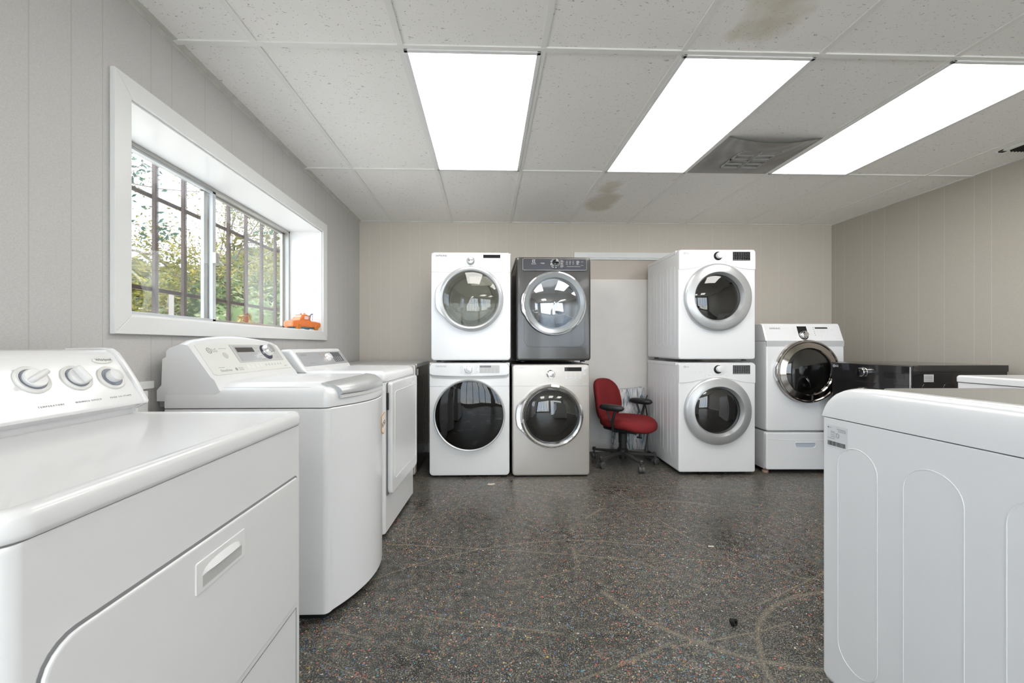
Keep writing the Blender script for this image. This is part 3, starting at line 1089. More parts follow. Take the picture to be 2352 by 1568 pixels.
# ---- stack 1, upper: white machine with grey clear door
def machine_white_upper():
    t = thing('tumble_dryer', 'white front-loading machine with silver ring door, on top of the leftmost stack', 'washing machine', (-0.140, 3.395, 0.985), 0, group='stacked front-loading machines')
    W, Hh, D, dc = 0.68, 0.935, 0.76, 0.535
    fl_body(t, W, Hh, D, 0.03, dc, 0.232, 'enamel', z0=0.012)
    b = MB(FRONT)      # seam under the control panel
    b.box(-W / 2 + 0.004, W / 2 - 0.004, Hh - 0.171, Hh - 0.1695, -0.004, 0.0008)
    b.done('panel_seam', 'seam', t, angle=0)
    b = MB(FRONT)
    b.lathe([(0.275, 0.0), (0.275, 0.022), (0.268, 0.034), (0.252, 0.040), (0.240, 0.036), (0.232, 0.022), (0.232, 0.0)], 0, dc, 72, close=True)
    dr_ = b.done('door_ring', 'silver', t)
    handle_bulge(dr_, 0.270, dc, 0.034, 'silver_white', ext=0.034, half=0.68)
    b = MB(FRONT)
    b.lathe([(0.232, 0.020), (0.212, 0.022), (0.190, 0.006), (0.182, -0.02), (0.182, -0.03), (0.225, -0.02)], 0, dc, 64, close=True)
    b.done('inner_rim', 'panel_grey', dr_)
    b = MB(FRONT)
    b.lathe([(0.232, 0.024), (0.20, 0.040), (0.12, 0.056), (0.0, 0.062)], 0, dc, 64)
    b.done('door_glass', 'glass_clear', dr_)
    text('brand_lettering', 'SAMSUNG', 0.020, FRONT, -0.30, Hh - 0.033, 0.001, 'mark_dark', t, sx=1.05)
    knob(t, FRONT, -0.003, Hh - 0.075, 0.028, 0.03, 'silver', 'chrome')
    b = MB(FRONT); b.box(0.105, 0.250, Hh - 0.05, Hh - 0.022, 0.0, 0.0015, 0.0005)
    b.done('display', 'gloss_black', t)
    r = rows_txt(-0.045, Hh - 0.03, 5, 0.014, 0.04, 0.0002, 1, True) + rows_txt(0.04, Hh - 0.03, 5, 0.014, 0.04, 0.0002, 2)
    for k in range(4):
        r += rows_txt(0.108 + k * 0.04, Hh - 0.058, 4, 0.007, 0.02, 0.0002, 5 + k)
    dashes(FRONT, r, 'mark_light', 'panel_print', t, 0.0018)
    buttons(t, FRONT, [(0.118 + 0.04 * k, Hh - 0.098, 0.008) for k in range(4)] + [(0.285, Hh - 0.034, 0.012), (0.285, Hh - 0.075, 0.012)], 'silver')
    return t


def machine_white_black_door():
    t = thing('tumble_dryer', 'white front-loading machine with big black glass door, bottom of the leftmost stack', 'washing machine', (-0.152, 3.395, 0.0), 0, group='stacked front-loading machines')
    W, Hh, D, dc = 0.686, 0.975, 0.76, 0.533
    fl_body(t, W, Hh, D, 0.035, dc, 0.262, 'enamel', z0=0.014)
    b = MB(FRONT)     # top control bar, pillowed
    w = W / 2
    pts = [(-w + 0.004, Hh - 0.09)]
    for k in range(13):
        u = k / 12
        pts.append((-w + 0.03 + (W - 0.06) * u, Hh - 0.105 - 0.010 * sin(pi * u)))
    pts += [(w - 0.004, Hh - 0.09), (w - 0.004, Hh - 0.03), (w - 0.02, Hh - 0.006), (-w + 0.02, Hh - 0.006), (-w + 0.004, Hh - 0.03)]
    b.prism(pts, -0.004, 0.016, 'z', 0.008)
    cp = b.done('control_panel', 'enamel', t)
    b = MB(FRONT)
    pts2 = [(-w + 0.010, Hh - 0.092)] + [(-w + 0.03 + (W - 0.06) * k / 12, Hh - 0.108 - 0.010 * sin(pi * k / 12)) for k in range(13)] + [(w - 0.010, Hh - 0.092), (w - 0.010, Hh - 0.115)] + [(w - 0.03 - (W - 0.06) * k / 12, Hh - 0.130 - 0.010 * sin(pi * k / 12)) for k in range(13)] + [(-w + 0.010, Hh - 0.115)]
    b.prism(pts2, -0.002, 0.001, 'z')
    b.done('pull_recess', 'panel_grey', t)
    b = MB(FRONT); b.box(-w + 0.004, w - 0.004, Hh - 0.199, Hh - 0.1975, -0.004, 0.0006)
    b.done('panel_seam', 'seam', t, angle=0)
    b = MB(FRONT)
    b.lathe([(0.302, 0.0), (0.304, 0.02), (0.298, 0.034), (0.288, 0.030), (0.288, 0.0)], 0, dc, 80, close=True)
    dr_ = b.done('door_ring', 'silver', t)
    b = MB(FRONT)
    b.lathe([(0.290, 0.006), (0.205, 0.004), (0.195, -0.01), (0.192, -0.035), (0.26, -0.03), (0.286, 0.0)], 0, dc, 64, close=True)
    b.done('inner_rim', 'gloss_black', dr_)
    b = MB(FRONT)
    b.ring_tube([(0.200 * cos(a), dc + 0.200 * sin(a), 0.006) for a in [2 * pi * k / 48 for k in range(48)]], 0.0025)
    b.done('inner_trim', 'chrome', dr_)
    b = MB(FRONT)
    b.lathe([(0.289, 0.030), (0.25, 0.036), (0.15, 0.043), (0.0, 0.046)], 0, dc, 72)
    b.done('door_glass', 'glass_dark', dr_)
    z = 0.0165
    text('brand_lettering', 'SAMSUNG', 0.019, FRONT, -0.285, Hh - 0.028, z, 'mark', cp, sx=1.05)
    knob(cp, FRONT, -0.008, Hh - 0.053, 0.030, 0.022, 'chrome', 'silver', z=z - 0.002, pr=1.08)
    b = MB(FRONT); b.box(0.085, 0.255, Hh - 0.085, Hh - 0.018, z - 0.001, z + 0.0006)
    b.done('display_plate', 'panel_grey', cp)
    b = MB(FRONT); b.box(0.088, 0.182, Hh - 0.037, Hh - 0.021, z, z + 0.0012)
    b.done('display', 'gloss_black', cp)
    r = rows_txt(-0.055, Hh - 0.024, 6, 0.012, 0.03, z, 1, True) + rows_txt(0.045, Hh - 0.024, 6, 0.012, 0.03, z, 2) + [(-0.31, -0.17, Hh - 0.098, z - 0.001)]
    for k in range(5):
        r += rows_txt(0.095 + k * 0.032, Hh - 0.048, 4, 0.009, 0.018, z + 0.0003, 5 + k)
    dashes(FRONT, r, 'mark', 'panel_print', cp, 0.0014)
    return t


def machine_titanium():
    t = thing('tumble_dryer', 'dark grey metallic front-loading machine with chrome door ring, top of the middle stack', 'washing machine', (0.578, 3.45, 0.980), 0, group='stacked front-loading machines')
    W, Hh, D, dc = 0.655, 0.915, 0.70, 0.508
    fl_body(t, W, Hh, D, 0.028, dc, 0.215, 'titanium', z0=0.012, side_mat='titan_dark', fr=0.020)
    # glossy bulging control panel in a chrome frame
    b = MB(FRONT)
    pts = rr(-0.272, 0.283, Hh - 0.118, Hh - 0.018, 0.010, 4, 0.03)
    b.prism(pts, -0.002, 0.012, 'z', 0.004)
    cp = b.done('control_panel', mat('gloss_grey_panel', (0.10, 0.105, 0.125), 0.10, metal=0.5, coat=0.6), t)
    b = MB(FRONT)
    b.ring_tube([(x, y, 0.010) for x, y in pts], 0.0035, 6)
    b.done('chrome_frame', 'chrome', cp)
    z = 0.0122
    b = MB(FRONT)
    for (x0, x1, y0, y1) in ((-0.188, -0.185, -0.052, -0.028), (-0.188, -0.178, -0.052, -0.049), (-0.188, -0.178, -0.031, -0.028), (-0.174, -0.171, -0.052, -0.028), (-0.174, -0.163, -0.052, -0.049), (-0.174, -0.163, -0.031, -0.028)):
        b.box(x0, x1, Hh + y0, Hh + y1, z, z + 0.0005)
    b.done('logo_emblem', 'mark_white', cp, angle=0)
    text('brand_lettering', 'Electrolux', 0.010, FRONT, -0.197, Hh - 0.063, z, 'mark_white', cp)
    knob(cp, FRONT, 0.008, Hh - 0.060, 0.036, 0.030, 'chrome', 'gloss_black', z=z - 0.001, pr=1.18)
    r = rows_txt(0.056, Hh - 0.032, 9, 0.0075, 0.03, z, 1)
    for k in range(3):
        r += rows_txt(0.105 + k * 0.028, Hh - 0.04, 4, 0.009, 0.016, z, 5 + k)
    r += rows_txt(0.195, Hh - 0.038, 6, 0.006, 0.03, z, 12) + [(-0.12, -0.082, Hh - 0.055, z), (-0.11, -0.082, Hh - 0.061, z), (0.11, 0.23, Hh - 0.085, z), (0.235, 0.255, Hh - 0.045, z), (0.235, 0.255, Hh - 0.075, z)]
    dashes(FRONT, r, 'mark_white', 'panel_print', cp, 0.0016)
    # raised skirt below the door
    b = MB(FRONT)
    pts = rr(-0.26, 0.27, 0.13, 0.60, (0.07, 0.01, 0.01, 0.07), 8)
    b.prism(pts, -0.004, 0.0025, 'z', 0.002)
    b.done('front_relief', 'titanium', t)
    b = MB(FRONT)
    b.lathe([(0.262, 0.0), (0.266, 0.02), (0.278, 0.030), (0.275, 0.040), (0.266, 0.042), (0.262, 0.030), (0.250, 0.0)], 0, dc, 80, close=True)
    dr_ = b.done('door_ring', 'chrome', t)
    handle_bulge(dr_, 0.272, dc, 0.040, 'chrome', ext=0.020, half=0.55)
    b = MB(FRONT)
    b.lathe([(0.264, 0.034), (0.255, 0.044), (0.225, 0.034), (0.214, 0.012), (0.214, 0.0), (0.262, 0.0)], 0, dc, 80, close=True)
    b.done('grey_ring', 'grey_ring', dr_)
    b = MB(FRONT)
    b.lathe([(0.214, 0.012), (0.17, 0.030), (0.10, 0.042), (0.0, 0.047)], 0, dc, 64)
    b.done('door_glass', 'glass_grey', dr_)
    return t


def machine_stainless():
    t = thing('tumble_dryer', 'brushed stainless front-loading machine with chrome door, bottom of the middle stack', 'washing machine', (0.545, 3.39, 0.0), 0, group='stacked front-loading machines')
    W, Hh, D, dc = 0.668, 0.962, 0.74, 0.525
    fl_body(t, W, Hh, D, 0.030, dc, 0.225, 'stainless', z0=0.010, side_mat='titan_dark')
    b = MB(FRONT); b.box(-W / 2 + 0.004, W / 2 - 0.004, Hh - 0.186, Hh - 0.1845, -0.004, 0.0006)
    b.done('panel_seam', 'seam', t, angle=0)
    b = MB(FRONT)
    b.lathe([(0.272, 0.0), (0.274, 0.018), (0.268, 0.038), (0.252, 0.046), (0.238, 0.040), (0.228, 0.020), (0.228, 0.0)], 0, dc, 80, close=True)
    dr_ = b.done('door_ring', 'chrome', t)
    handle_bulge(dr_, 0.268, dc, 0.040, 'chrome', ext=0.038, half=0.66)
    b = MB(FRONT)
    b.lathe([(0.230, 0.016), (0.205, 0.012), (0.180, -0.008), (0.178, -0.03), (0.225, -0.02)], 0, dc, 64, close=True)
    b.done('inner_rim', 'panel_grey', dr_)
    b = MB(FRONT)
    b.lathe([(0.232, 0.024), (0.20, 0.042), (0.12, 0.058), (0.0, 0.064)], 0, dc, 64)
    b.done('door_glass', 'glass_smoke', dr_)
    text('brand_lettering', 'SAMSUNG', 0.020, FRONT, -0.305, Hh - 0.028, 0.001, 'mark_white', t, sx=1.05)
    knob(t, FRONT, -0.003, Hh - 0.083, 0.030, 0.032, 'chrome', 'chrome')
    b = MB(FRONT); b.box(0.115, 0.262, Hh - 0.058, Hh - 0.024, 0.0, 0.0015, 0.0005)
    b.done('display', 'gloss_black', t)
    r = rows_txt(-0.05, Hh - 0.05, 4, 0.014, 0.04, 0.0003, 1, True) + rows_txt(0.045, Hh - 0.05, 4, 0.014, 0.04, 0.0003, 2)
    for k in range(4):
        r += rows_txt(0.125 + k * 0.04, Hh - 0.068, 5, 0.008, 0.008, 0.0003, 5 + k)
    r += [(0.27, 0.315, Hh - 0.168, 0.0003)]
    dashes(FRONT, r, 'mark_white', 'panel_print', t, 0.0018)
    buttons(t, FRONT, [(0.13 + 0.04 * k, Hh - 0.118, 0.008) for k in range(4)] + [(0.292, Hh - 0.04, 0.013), (0.292, Hh - 0.085, 0.013)], 'silver_panel')
    return t


def machine_wide_ring(loc, label, z0):
    t = thing('tumble_dryer', label, 'washing machine', loc, radians(-1.2), group='stacked front-loading machines')
    W, Hh, D, dc = 0.672, 0.965, 0.69, 0.548
    w = W / 2
    fl_body(t, W, Hh, D, 0.022, dc, 0.222, 'enamel', z0=z0, emboss=True)
    # control fascia whose lower edge arches over the door
    arch = []
    for k in range(25):
        u = -1 + 2 * k / 24
        x = u * (w - 0.004)
        arch.append((x, Hh - 0.175 + 0.048 * (0.5 + 0.5 * cos(pi * u)) ** 1.2))
    pts = arch + [(w - 0.004, Hh - 0.02), (w - 0.02, Hh - 0.004), (-w + 0.02, Hh - 0.004), (-w + 0.004, Hh - 0.02)]
    b = MB(FRONT); b.prism(pts, -0.006, 0.004, 'z', 0.0025)
    cp = b.done('control_panel', 'enamel', t)
    z = 0.0042
    round_logo(FRONT, -0.283, Hh - 0.035, z, 0.0085, 'mark', cp)
    b = MB(FRONT); b.box(-0.105, -0.104, Hh - 0.135, Hh - 0.004, z - 0.001, z + 0.0003); b.box(-0.285, -0.125, Hh - 0.0875, Hh - 0.0865, z - 0.001, z + 0.0003)
    b.done('fascia_line', 'mark_light', cp, angle=0)
    b = MB(FRONT); b.lathe([(0.037, z - 0.001), (0.037, z + 0.001), (0.030, z + 0.0012)], 0.006, Hh - 0.058, 40)
    b.done('knob_dish', 'gloss_black', cp)
    knob(cp, FRONT, 0.014, Hh - 0.054, 0.026, 0.026, 'plastic', 'enamel', z=z + 0.001, pr=1.02, name='program_knob')
    b = MB(FRONT); b.box(0.135, 0.285, Hh - 0.098, Hh - 0.022, z - 0.001, z + 0.0006)
    ds = b.done('display', 'gloss_black', cp)
    r = []
    for k in range(7):
        r += rows_txt(0.142 + k * 0.020, Hh - 0.034, 5, 0.013, 0.013, z + 0.0006, 3 + k)
    r += [(0.14, 0.28, Hh - 0.093, z + 0.0006)]
    dashes(FRONT, r, 'mark_light', 'display_print', ds, 0.0013)
    r = rows_txt(-0.040, Hh - 0.028, 5, 0.0145, 0.032, z, 1, True) + rows_txt(0.058, Hh - 0.028, 6, 0.011, 0.032, z, 2) + rows_txt(-0.16, Hh - 0.078, 1, 0.01, 0.07, z, 8) + rows_txt(-0.215, Hh - 0.080, 1, 0.01, 0.04, z, 9)
    dashes(FRONT, r, 'mark_light', 'panel_print', cp, 0.0016)
    buttons(cp, FRONT, [(-0.062, Hh - 0.103, 0.012), (0.08, Hh - 0.105, 0.011)], 'plastic', z=z, h=0.003)
    b = MB(FRONT)
    b.lathe([(0.292, 0.0), (0.292, 0.018), (0.287, 0.026), (0.274, 0.034), (0.235, 0.044), (0.215, 0.045), (0.199, 0.016), (0.196, 0.004), (0.196, 0.0)], 0, dc, 96, close=True)
    dr_ = b.done('door_ring', 'silver', t, angle=40)
    b = MB(FRONT)
    b.lathe([(0.198, 0.005), (0.190, 0.003), (0.187, -0.02), (0.172, -0.035), (0.222, -0.03)], 0, dc, 64, close=True)
    b.done('inner_rim', 'gasket', dr_)
    b = MB(FRONT)
    b.lathe([(0.197, 0.008), (0.16, 0.020), (0.09, 0.029), (0.0, 0.032)], 0, dc, 64)
    b.done('door_glass', 'glass_smoke', dr_)
    return t


def machine_on_pedestal():
    p = thing('pedestal_drawer', 'white pedestal drawer on the floor under the white machine next to the right stack', 'pedestal', (2.785, 3.41, 0.0), radians(-1.5))
    W, D = 0.686, 0.74
    w = W / 2
    b = MB(FRONT); b.box(-w, w, 0.035, 0.366, -D, -0.03, 0.006)
    b.done('casing', 'enamel', p)
    b = MB(FRONT)
    b.prism(rr(-w, w, 0.035, 0.360, 0.018, 5), -0.032, 0.0, 'z', 0.012)
    dw = b.done('drawer_front', 'enamel', p)
    b = MB(FRONT)
    crv = [(-w + 0.02 + (W - 0.04) * k / 16, 0.305 - 0.012 * sin(pi * k / 16)) for k in range(17)]
    b.tube([(x, y, 0.0) for x, y in crv], 0.0022, 6)
    b.done('drawer_crease', 'enamel', dw)
    b = MB(FRONT)
    b.prism(rr(-0.085, 0.085, 0.235, 0.275, (0.02, 0.004, 0.004, 0.02), 5), -0.002, 0.001, 'z')
    b.done('grip_recess', mat('grip_blue_grey', (0.50, 0.55, 0.62), 0.4), dw)
    b = MB(FRONT)
    b.tube([(x, y, 0.002) for x, y in rr(-0.09, 0.09, 0.228, 0.275, (0.022, 0.004, 0.004, 0.022), 5)][:14] + [(-0.09, 0.27, 0.002)], 0.003, 6)
    b.done('grip_lip', 'enamel', dw)
    for x in (-w + 0.03, w - 0.03):
        for y in (-0.06, -D + 0.06):
            b = MB(Matrix.Translation((x, -y, 0)))
            b.lathe([(0.025, 0), (0.025, 0.02), (0.014, 0.022), (0.014, 0.04)], n=16)
            b.done('foot', 'ply', p)
    t = thing('tumble_dryer', 'white front-loading machine with smoked chrome door standing on the pedestal drawer', 'washing machine', (2.785, 3.41, 0.368), radians(-1.5))
    Hh, dc = 0.80, 0.530
    fl_body(t, W, Hh, 0.74, 0.022, dc, 0.222, 'enamel', z0=0.006, toplip=0)
    # tall raked console
    prof = [(0.0, Hh - 0.002), (0.002, Hh + 0.004), (0.050, 0.935), (0.060, 0.948), (0.078, 0.953), (0.74, 0.953), (0.74, Hh - 0.002)]
    b = MB()
    outs = []
    for (x, sh) in ((-w, 0.010), (-w + 0.010, 0.0), (w - 0.010, 0.0), (w, 0.010)):
        outs.append([(x, y + sh * 0.6, z - (sh * 0.6 if z > Hh else 0)) for y, z in prof])
    b.loft(outs)
    cp = b.done('console', 'enamel', t)
    b = MB(FRONT)
    b.prism([(-w + 0.003, Hh - 0.052), (w - 0.003, Hh - 0.052), (w - 0.003, Hh - 0.002), (-w + 0.003, Hh - 0.002)], -0.03, 0.0010, 'z', 0.0008)
    b.done('silver_band', mat('silver_band_film', (0.60, 0.61, 0.63), 0.25, metal=0.3), t)
    dy, dz = 0.048, 0.131
    T = frame_from((0, 0.002, Hh + 0.004), (1, 0, 0), (0, dy, dz))
    L = math.hypot(dy, dz)
    z = 0.0006
    text('brand_lettering', 'SAMSUNG', 0.020, T, -0.290, L - 0.030, z, 'mark_dark', cp, sx=1.05)
    b = MB(T)
    pts = [(-0.045, L - 0.010), (-0.045, 0.045)] + [(-0.003 + 0.042 * cos(a), 0.045 + 0.042 * sin(a)) for a in [pi + pi * k / 14 for k in range(1, 14)]] + [(0.039, 0.045), (0.039, L - 0.010)]
    b.prism(list(reversed(pts)), 0.0, 0.001, 'z')
    b.done('knob_plate', 'gloss_black', cp)
    knob(cp, T, -0.003, 0.048, 0.030, 0.030, 'chrome', 'chrome', z=0.001, pr=1.2)
    b = MB(T); b.box(0.115, 0.225, L - 0.032, L - 0.019, 0, 0.0012)
    b.done('display', 'gloss_black', cp)
    r = rows_txt(-0.055, L - 0.02, 6, 0.014, 0.035, z, 1, True) + rows_txt(0.05, L - 0.02, 6, 0.014, 0.035, z, 2) + [(0.275, 0.31, 0.014, z)]
    for k in range(4):
        r += rows_txt(0.125 + k * 0.028, L - 0.045, 4, 0.010, 0.018, z, 4 + k)
    dashes(T, r, 'mark_light', 'panel_print', cp, 0.0016)
    dashes(T, [(0.098, 0.104, L - 0.022 - 0.018 * k, z) for k in range(5)], 'mark_dark', 'indicator_marks', cp, 0.005)
    buttons(cp, T, [(0.135 + 0.028 * k, 0.045, 0.009) for k in range(4)] + [(0.270, L - 0.035, 0.015), (0.275, 0.052, 0.017)], 'enamel')
    b = MB(FRONT)
    b.lathe([(0.272, 0.0), (0.276, 0.018), (0.276, 0.030), (0.268, 0.044), (0.258, 0.046), (0.250, 0.040), (0.205, 0.052), (0.198, 0.044), (0.196, 0.02), (0.196, 0.0)], 0, dc, 96, close=True)
    dr_ = b.done('door_ring', 'smoked_chrome', t)
    handle_bulge(dr_, 0.272, dc, 0.040, 'chrome', ext=0.012, half=0.36)
    b = MB(FRONT)
    b.lathe([(0.200, 0.028), (0.196, 0.012), (0.183, -0.01), (0.178, -0.03), (0.222, -0.03)], 0, dc, 64, close=True)
    b.done('inner_rim', 'panel_grey', dr_)
    b = MB(FRONT)
    b.lathe([(0.198, 0.036), (0.16, 0.050), (0.09, 0.060), (0.0, 0.063)], 0, dc, 64)
    b.done('door_glass', 'glass_smoke', dr_)


def machine_corner_graphite():
    t = thing('washing_machine', 'silver and dark grey front-loading machine in the back left corner behind the white dryer', 'washing machine', (-0.953, 3.395, 0.0), 0)
    W, Hh, D, dc = 0.686, 0.965, 0.76, 0.50
    w = W / 2
    fl_body(t, W, Hh, D, 0.02, dc, 0.23, 'stainless', z0=0.02, side_mat='graphite', top_mat='silver', emboss=True)
    b = MB(FRONT); b.box(-w + 0.16, w - 0.05, Hh - 0.10, Hh - 0.022, 0.0, 0.003, 0.001)
    b.done('control_panel', 'silver_panel', t)
    b = MB(FRONT); b.box(w - 0.22, w - 0.06, Hh - 0.095, Hh - 0.030, 0.002, 0.005, 0.001)
    b.done('display', 'gloss_black', t)
    b = MB(FRONT); b.box(-w + 0.008, -w + 0.15, Hh - 0.10, Hh - 0.022, 0.0, 0.003, 0.001)
    b.done('detergent_drawer', 'silver_panel', t)
    b = MB(FRONT); b.lathe([(0.27, 0.0), (0.27, 0.03), (0.255, 0.045), (0.23, 0.04), (0.23, 0.0)], 0, dc, 64, close=True)
    dr_ = b.done('door_ring', 'chrome', t)
    b = MB(FRONT); b.lathe([(0.235, 0.03), (0.15, 0.05), (0.0, 0.055)], 0, dc, 48)
    b.done('door_glass', 'glass_dark', dr_)
    b = MB(); b.box(w - 0.001, w + 0.0012, 0.085, 0.13, Hh - 0.10, Hh - 0.045)
    b.done('rating_label', 'mark_white', t, angle=0)


def machine_black():
    t = thing('washing_machine', 'black steel front-loading machine against the right wall', 'washing machine', (2.955, 3.010, 0.0), -pi / 2)
    W, Hh, D, dc = 0.66, 0.985, 0.68, 0.515
    w = W / 2
    fl_body(t, W, Hh, D, 0.018, dc, 0.235, 'black_steel', z0=0.02, side_mat='graphite', emboss=True, toplip=0.045)
    T = FRONT
    b = MB(FRONT); b.prism(rr(-w + 0.004, w - 0.004, Hh - 0.145, Hh - 0.006, 0.006, 3), -0.004, 0.006, 'z', 0.003)
    cp = b.done('control_panel', 'black_steel', t)
    b = MB(FRONT); b.box(w - 0.020, w - 0.010, 0.03, Hh - 0.01, 0.0, 0.008, 0.002)
    b.done('edge_trim', 'chrome', t)
    z = 0.0062
    round_logo(T, -0.295, Hh - 0.033, z, 0.010, 'mark_white', cp)
    knob(cp, T, -0.015, Hh - 0.068, 0.036, 0.045, 'chrome', 'gloss_black', z=z, pr=1.05)
    buttons(cp, T, [(-0.085, Hh - 0.072, 0.012), (0.075, Hh - 0.072, 0.014)], 'graphite', z=z)
    b = MB(T); b.box(0.13, 0.275, Hh - 0.100, Hh - 0.055, z - 0.001, z + 0.0008)
    b.done('display', 'gloss_black', cp)
    b = MB(FRONT); b.lathe([(0.285, 0.0), (0.285, 0.03), (0.272, 0.050), (0.250, 0.050), (0.24, 0.02), (0.235, 0.0)], 0, dc, 80, close=True)
    dr_ = b.done('door_ring', 'black_steel', t)
    b = MB(FRONT); b.ring_tube([(0.275 * cos(a), dc + 0.275 * sin(a), 0.048) for a in [2 * pi * k / 64 for k in range(64)]], 0.004)
    b.done('chrome_trim', 'chrome', dr_)
    b = MB(FRONT); b.lathe([(0.252, 0.048), (0.15, 0.058), (0.0, 0.062)], 0, dc, 48)
    b.done('door_glass', 'glass_dark', dr_)
    # rating label on the near side (local +x side)
    T2 = frame_from((w, 0.0, 0.0), (0, 1, 0), (0, 0, 1))
    b = MB(T2); b.box(0.075, 0.145, Hh - 0.115, Hh - 0.062, 0.0, 0.001)
    lb = b.done('rating_label', 'mark_white', t, angle=0)
    dashes(T2, [(0.08, 0.135, Hh - 0.075 - 0.006 * k, 0.001) for k in range(4)] + [(0.082, 0.138, Hh - 0.105, 0.001)], 'mark', 'label_print', lb, 0.002)


machine_white_upper()
machine_white_black_door()
machine_titanium()
machine_stainless()
machine_wide_ring((1.990, 3.395, 0.992), 'white front-loading machine with wide silver ring, upper of the two in the right stack', 0.012)
machine_wide_ring((1.990, 3.395, 0.010), 'white front-loading machine with wide silver door ring, lower of the two in the right stack', 0.014)
machine_on_pedestal()
machine_corner_graphite()
machine_black()

# small rubber pads between stacked machines
for (x, y, z) in ((-0.38, 3.46, 0.977), (0.12, 3.46, 0.977), (1.72, 3.47, 0.977), (2.24, 3.47, 0.977)):
    pass


# ------------------------------------------------------------------ left row, nearest: dryer with rear console
def near_dryer():
    cy = (0.475 + 1.245) / 2
    t = thing('clothes_dryer', 'nearest white dryer with three round knobs and a hamper door, at left', 'dryer', (-0.565, cy, 0.0), pi / 2)
    W, D, Hb, Ht = 0.770, 0.72, 0.885, 0.925
    w = W / 2
    plan = rr(-w, w, 0.0, D, (0.004, 0.004, 0.004, 0.004), 3)
    def outline(r, ins):
        # front corners rounded in plan: y=0 is front
        q = max(r - ins, 0.006)
        return rr(-w + ins, w - ins, ins, D, (q, 0.004, 0.004, q), 6)
    b = MB()
    b.loft([[(x, y, 0.03) for x, y in outline(0.03, 0.004)], [(x, y, Hb - 0.008) for x, y in outline(0.03, 0.004)], [(x, y, Hb - 0.002) for x, y in outline(0.03, 0.007)]])
    body = b.done('casing', 'enamel', t)
    b = MB()
    b.loft([[(x, y, 0.0) for x, y in outline(0.03, 0.03)], [(x, y, 0.035) for x, y in outline(0.03, 0.03)]])
    b.done('base', 'black', t)
    # top with rolled front edge
    b = MB()
    def o2(r, ins): return outline(r, ins)
    lo = [(0.040, 0.004, Hb), (0.040, 0.0, Hb + 0.003), (0.040, -0.002, Hb + 0.010), (0.040, -0.001, Hb + 0.027), (0.040, 0.002, Hb + 0.034), (0.04, 0.007, Ht - 0.001), (0.04, 0.014, Ht), (0.04, 0.026, Ht - 0.001), (0.04, 0.034, Ht - 0.004), (0.04, 0.10, Ht - 0.004)]
    b.loft([[(x, y, z) for x, y in o2(r, i)] for r, i, z in lo])
    b.done('top_panel', 'enamel', t, angle=40)
    # hamper door: lower line of its frame and flat slab
    dz0, dz1 = 0.365, 0.735
    x0, x1 = -w + 0.045, w - 0.045
    b = MB(FRONT)
    gap = rr(x0 - 0.004, x1 + 0.004, dz0 - 0.004, dz1 + 0.005, (0.02, 0.012, 0.05, 0.02), 6)
    b.prism(gap, -0.006, -0.0030, 'z')
    b.done('door_gap', 'seam', t, angle=0)
    b = MB(FRONT)
    b.prism(rr(x0, x1, dz0, dz1, (0.02, 0.010, 0.048, 0.02), 6), -0.006, 0.003, 'z', 0.005)
    dr_ = b.done('hamper_door', 'enamel', t)
    hx = (0.782 + 0.937) / 2 - cy
    b = MB(FRONT)
    b.prism(rr(hx - 0.078, hx + 0.078, 0.640, 0.703, 0.004, 3), 0.001, 0.0055, 'z', 0.002)
    h_ = b.done('door_handle', 'plastic', dr_)
    b = MB(FRONT)      # scooped grip
    loops = []
    for k in range(13):
        u = -1 + 2 * k / 12
        hh = 0.020 * math.sqrt(max(0.0, 1 - abs(u) ** 2.6)) + 0.0005
        x = hx + u * 0.066
        loops.append([(x, 0.672, 0.004), (x, 0.672 + hh * 0.3, 0.014 * (hh / 0.02)), (x, 0.672 + hh, 0.005), (x, 0.672 + hh, 0.003)])
    b.loft(loops)
    b.done('grip', 'enamel', h_)
    b = MB(FRONT); b.box(hx - 0.062, hx + 0.062, 0.650, 0.671, 0.005, 0.0062)
    b.done('grip_recess', 'panel_grey', h_, angle=0)
    b = MB(FRONT)      # toe panel lines
    b.box(x0, x0 + 0.0015, 0.05, dz0 - 0.02, -0.004, -0.0025); b.box(x1 - 0.0015, x1, 0.05, dz0 - 0.02, -0.004, -0.0025)
    b.box(x0, x1, dz0 - 0.02, dz0 - 0.0185, -0.004, -0.0025)
    b.done('toe_panel_seam', 'seam', t, angle=0)
    # console: profile in (depth y, z), y grows toward wall
    yn, yb = 0.471, 0.70
    prof = [(0.502, Ht - 0.005), (0.500, Ht + 0.012), (yn, 0.952), (yn - 0.001, 0.960), (0.500, 1.012), (0.535, 1.068), (0.556, 1.098), (0.572, 1.110), (0.592, 1.114), (yb, 1.112), (yb, Ht - 0.005)]
    b = MB()
    b.prism(list(reversed(prof)), -w + 0.012, w - 0.020, 'x')
    cs = b.done('console', 'enamel', t, angle=40)
    b = MB()           # end caps slightly larger
    big = [(y - 0.006 if y < 0.6 else y, z + (0.005 if z > 1.0 else 0)) for y, z in prof]
    b.prism(list(reversed(big)), w - 0.020, w - 0.004, 'x', 0.004)
    b.done('end_cap', 'enamel', cs)
    b = MB()
    b.prism(list(reversed(big)), -w + 0.004, -w + 0.016, 'x', 0.004)
    b.done('end_cap', 'enamel', cs)
    # sloped face frame
    o = (0, 0.4995, 1.012); v = (0, 0.035, 0.056)
    T = frame_from(o, (1, 0, 0), v)
    z = 0.001
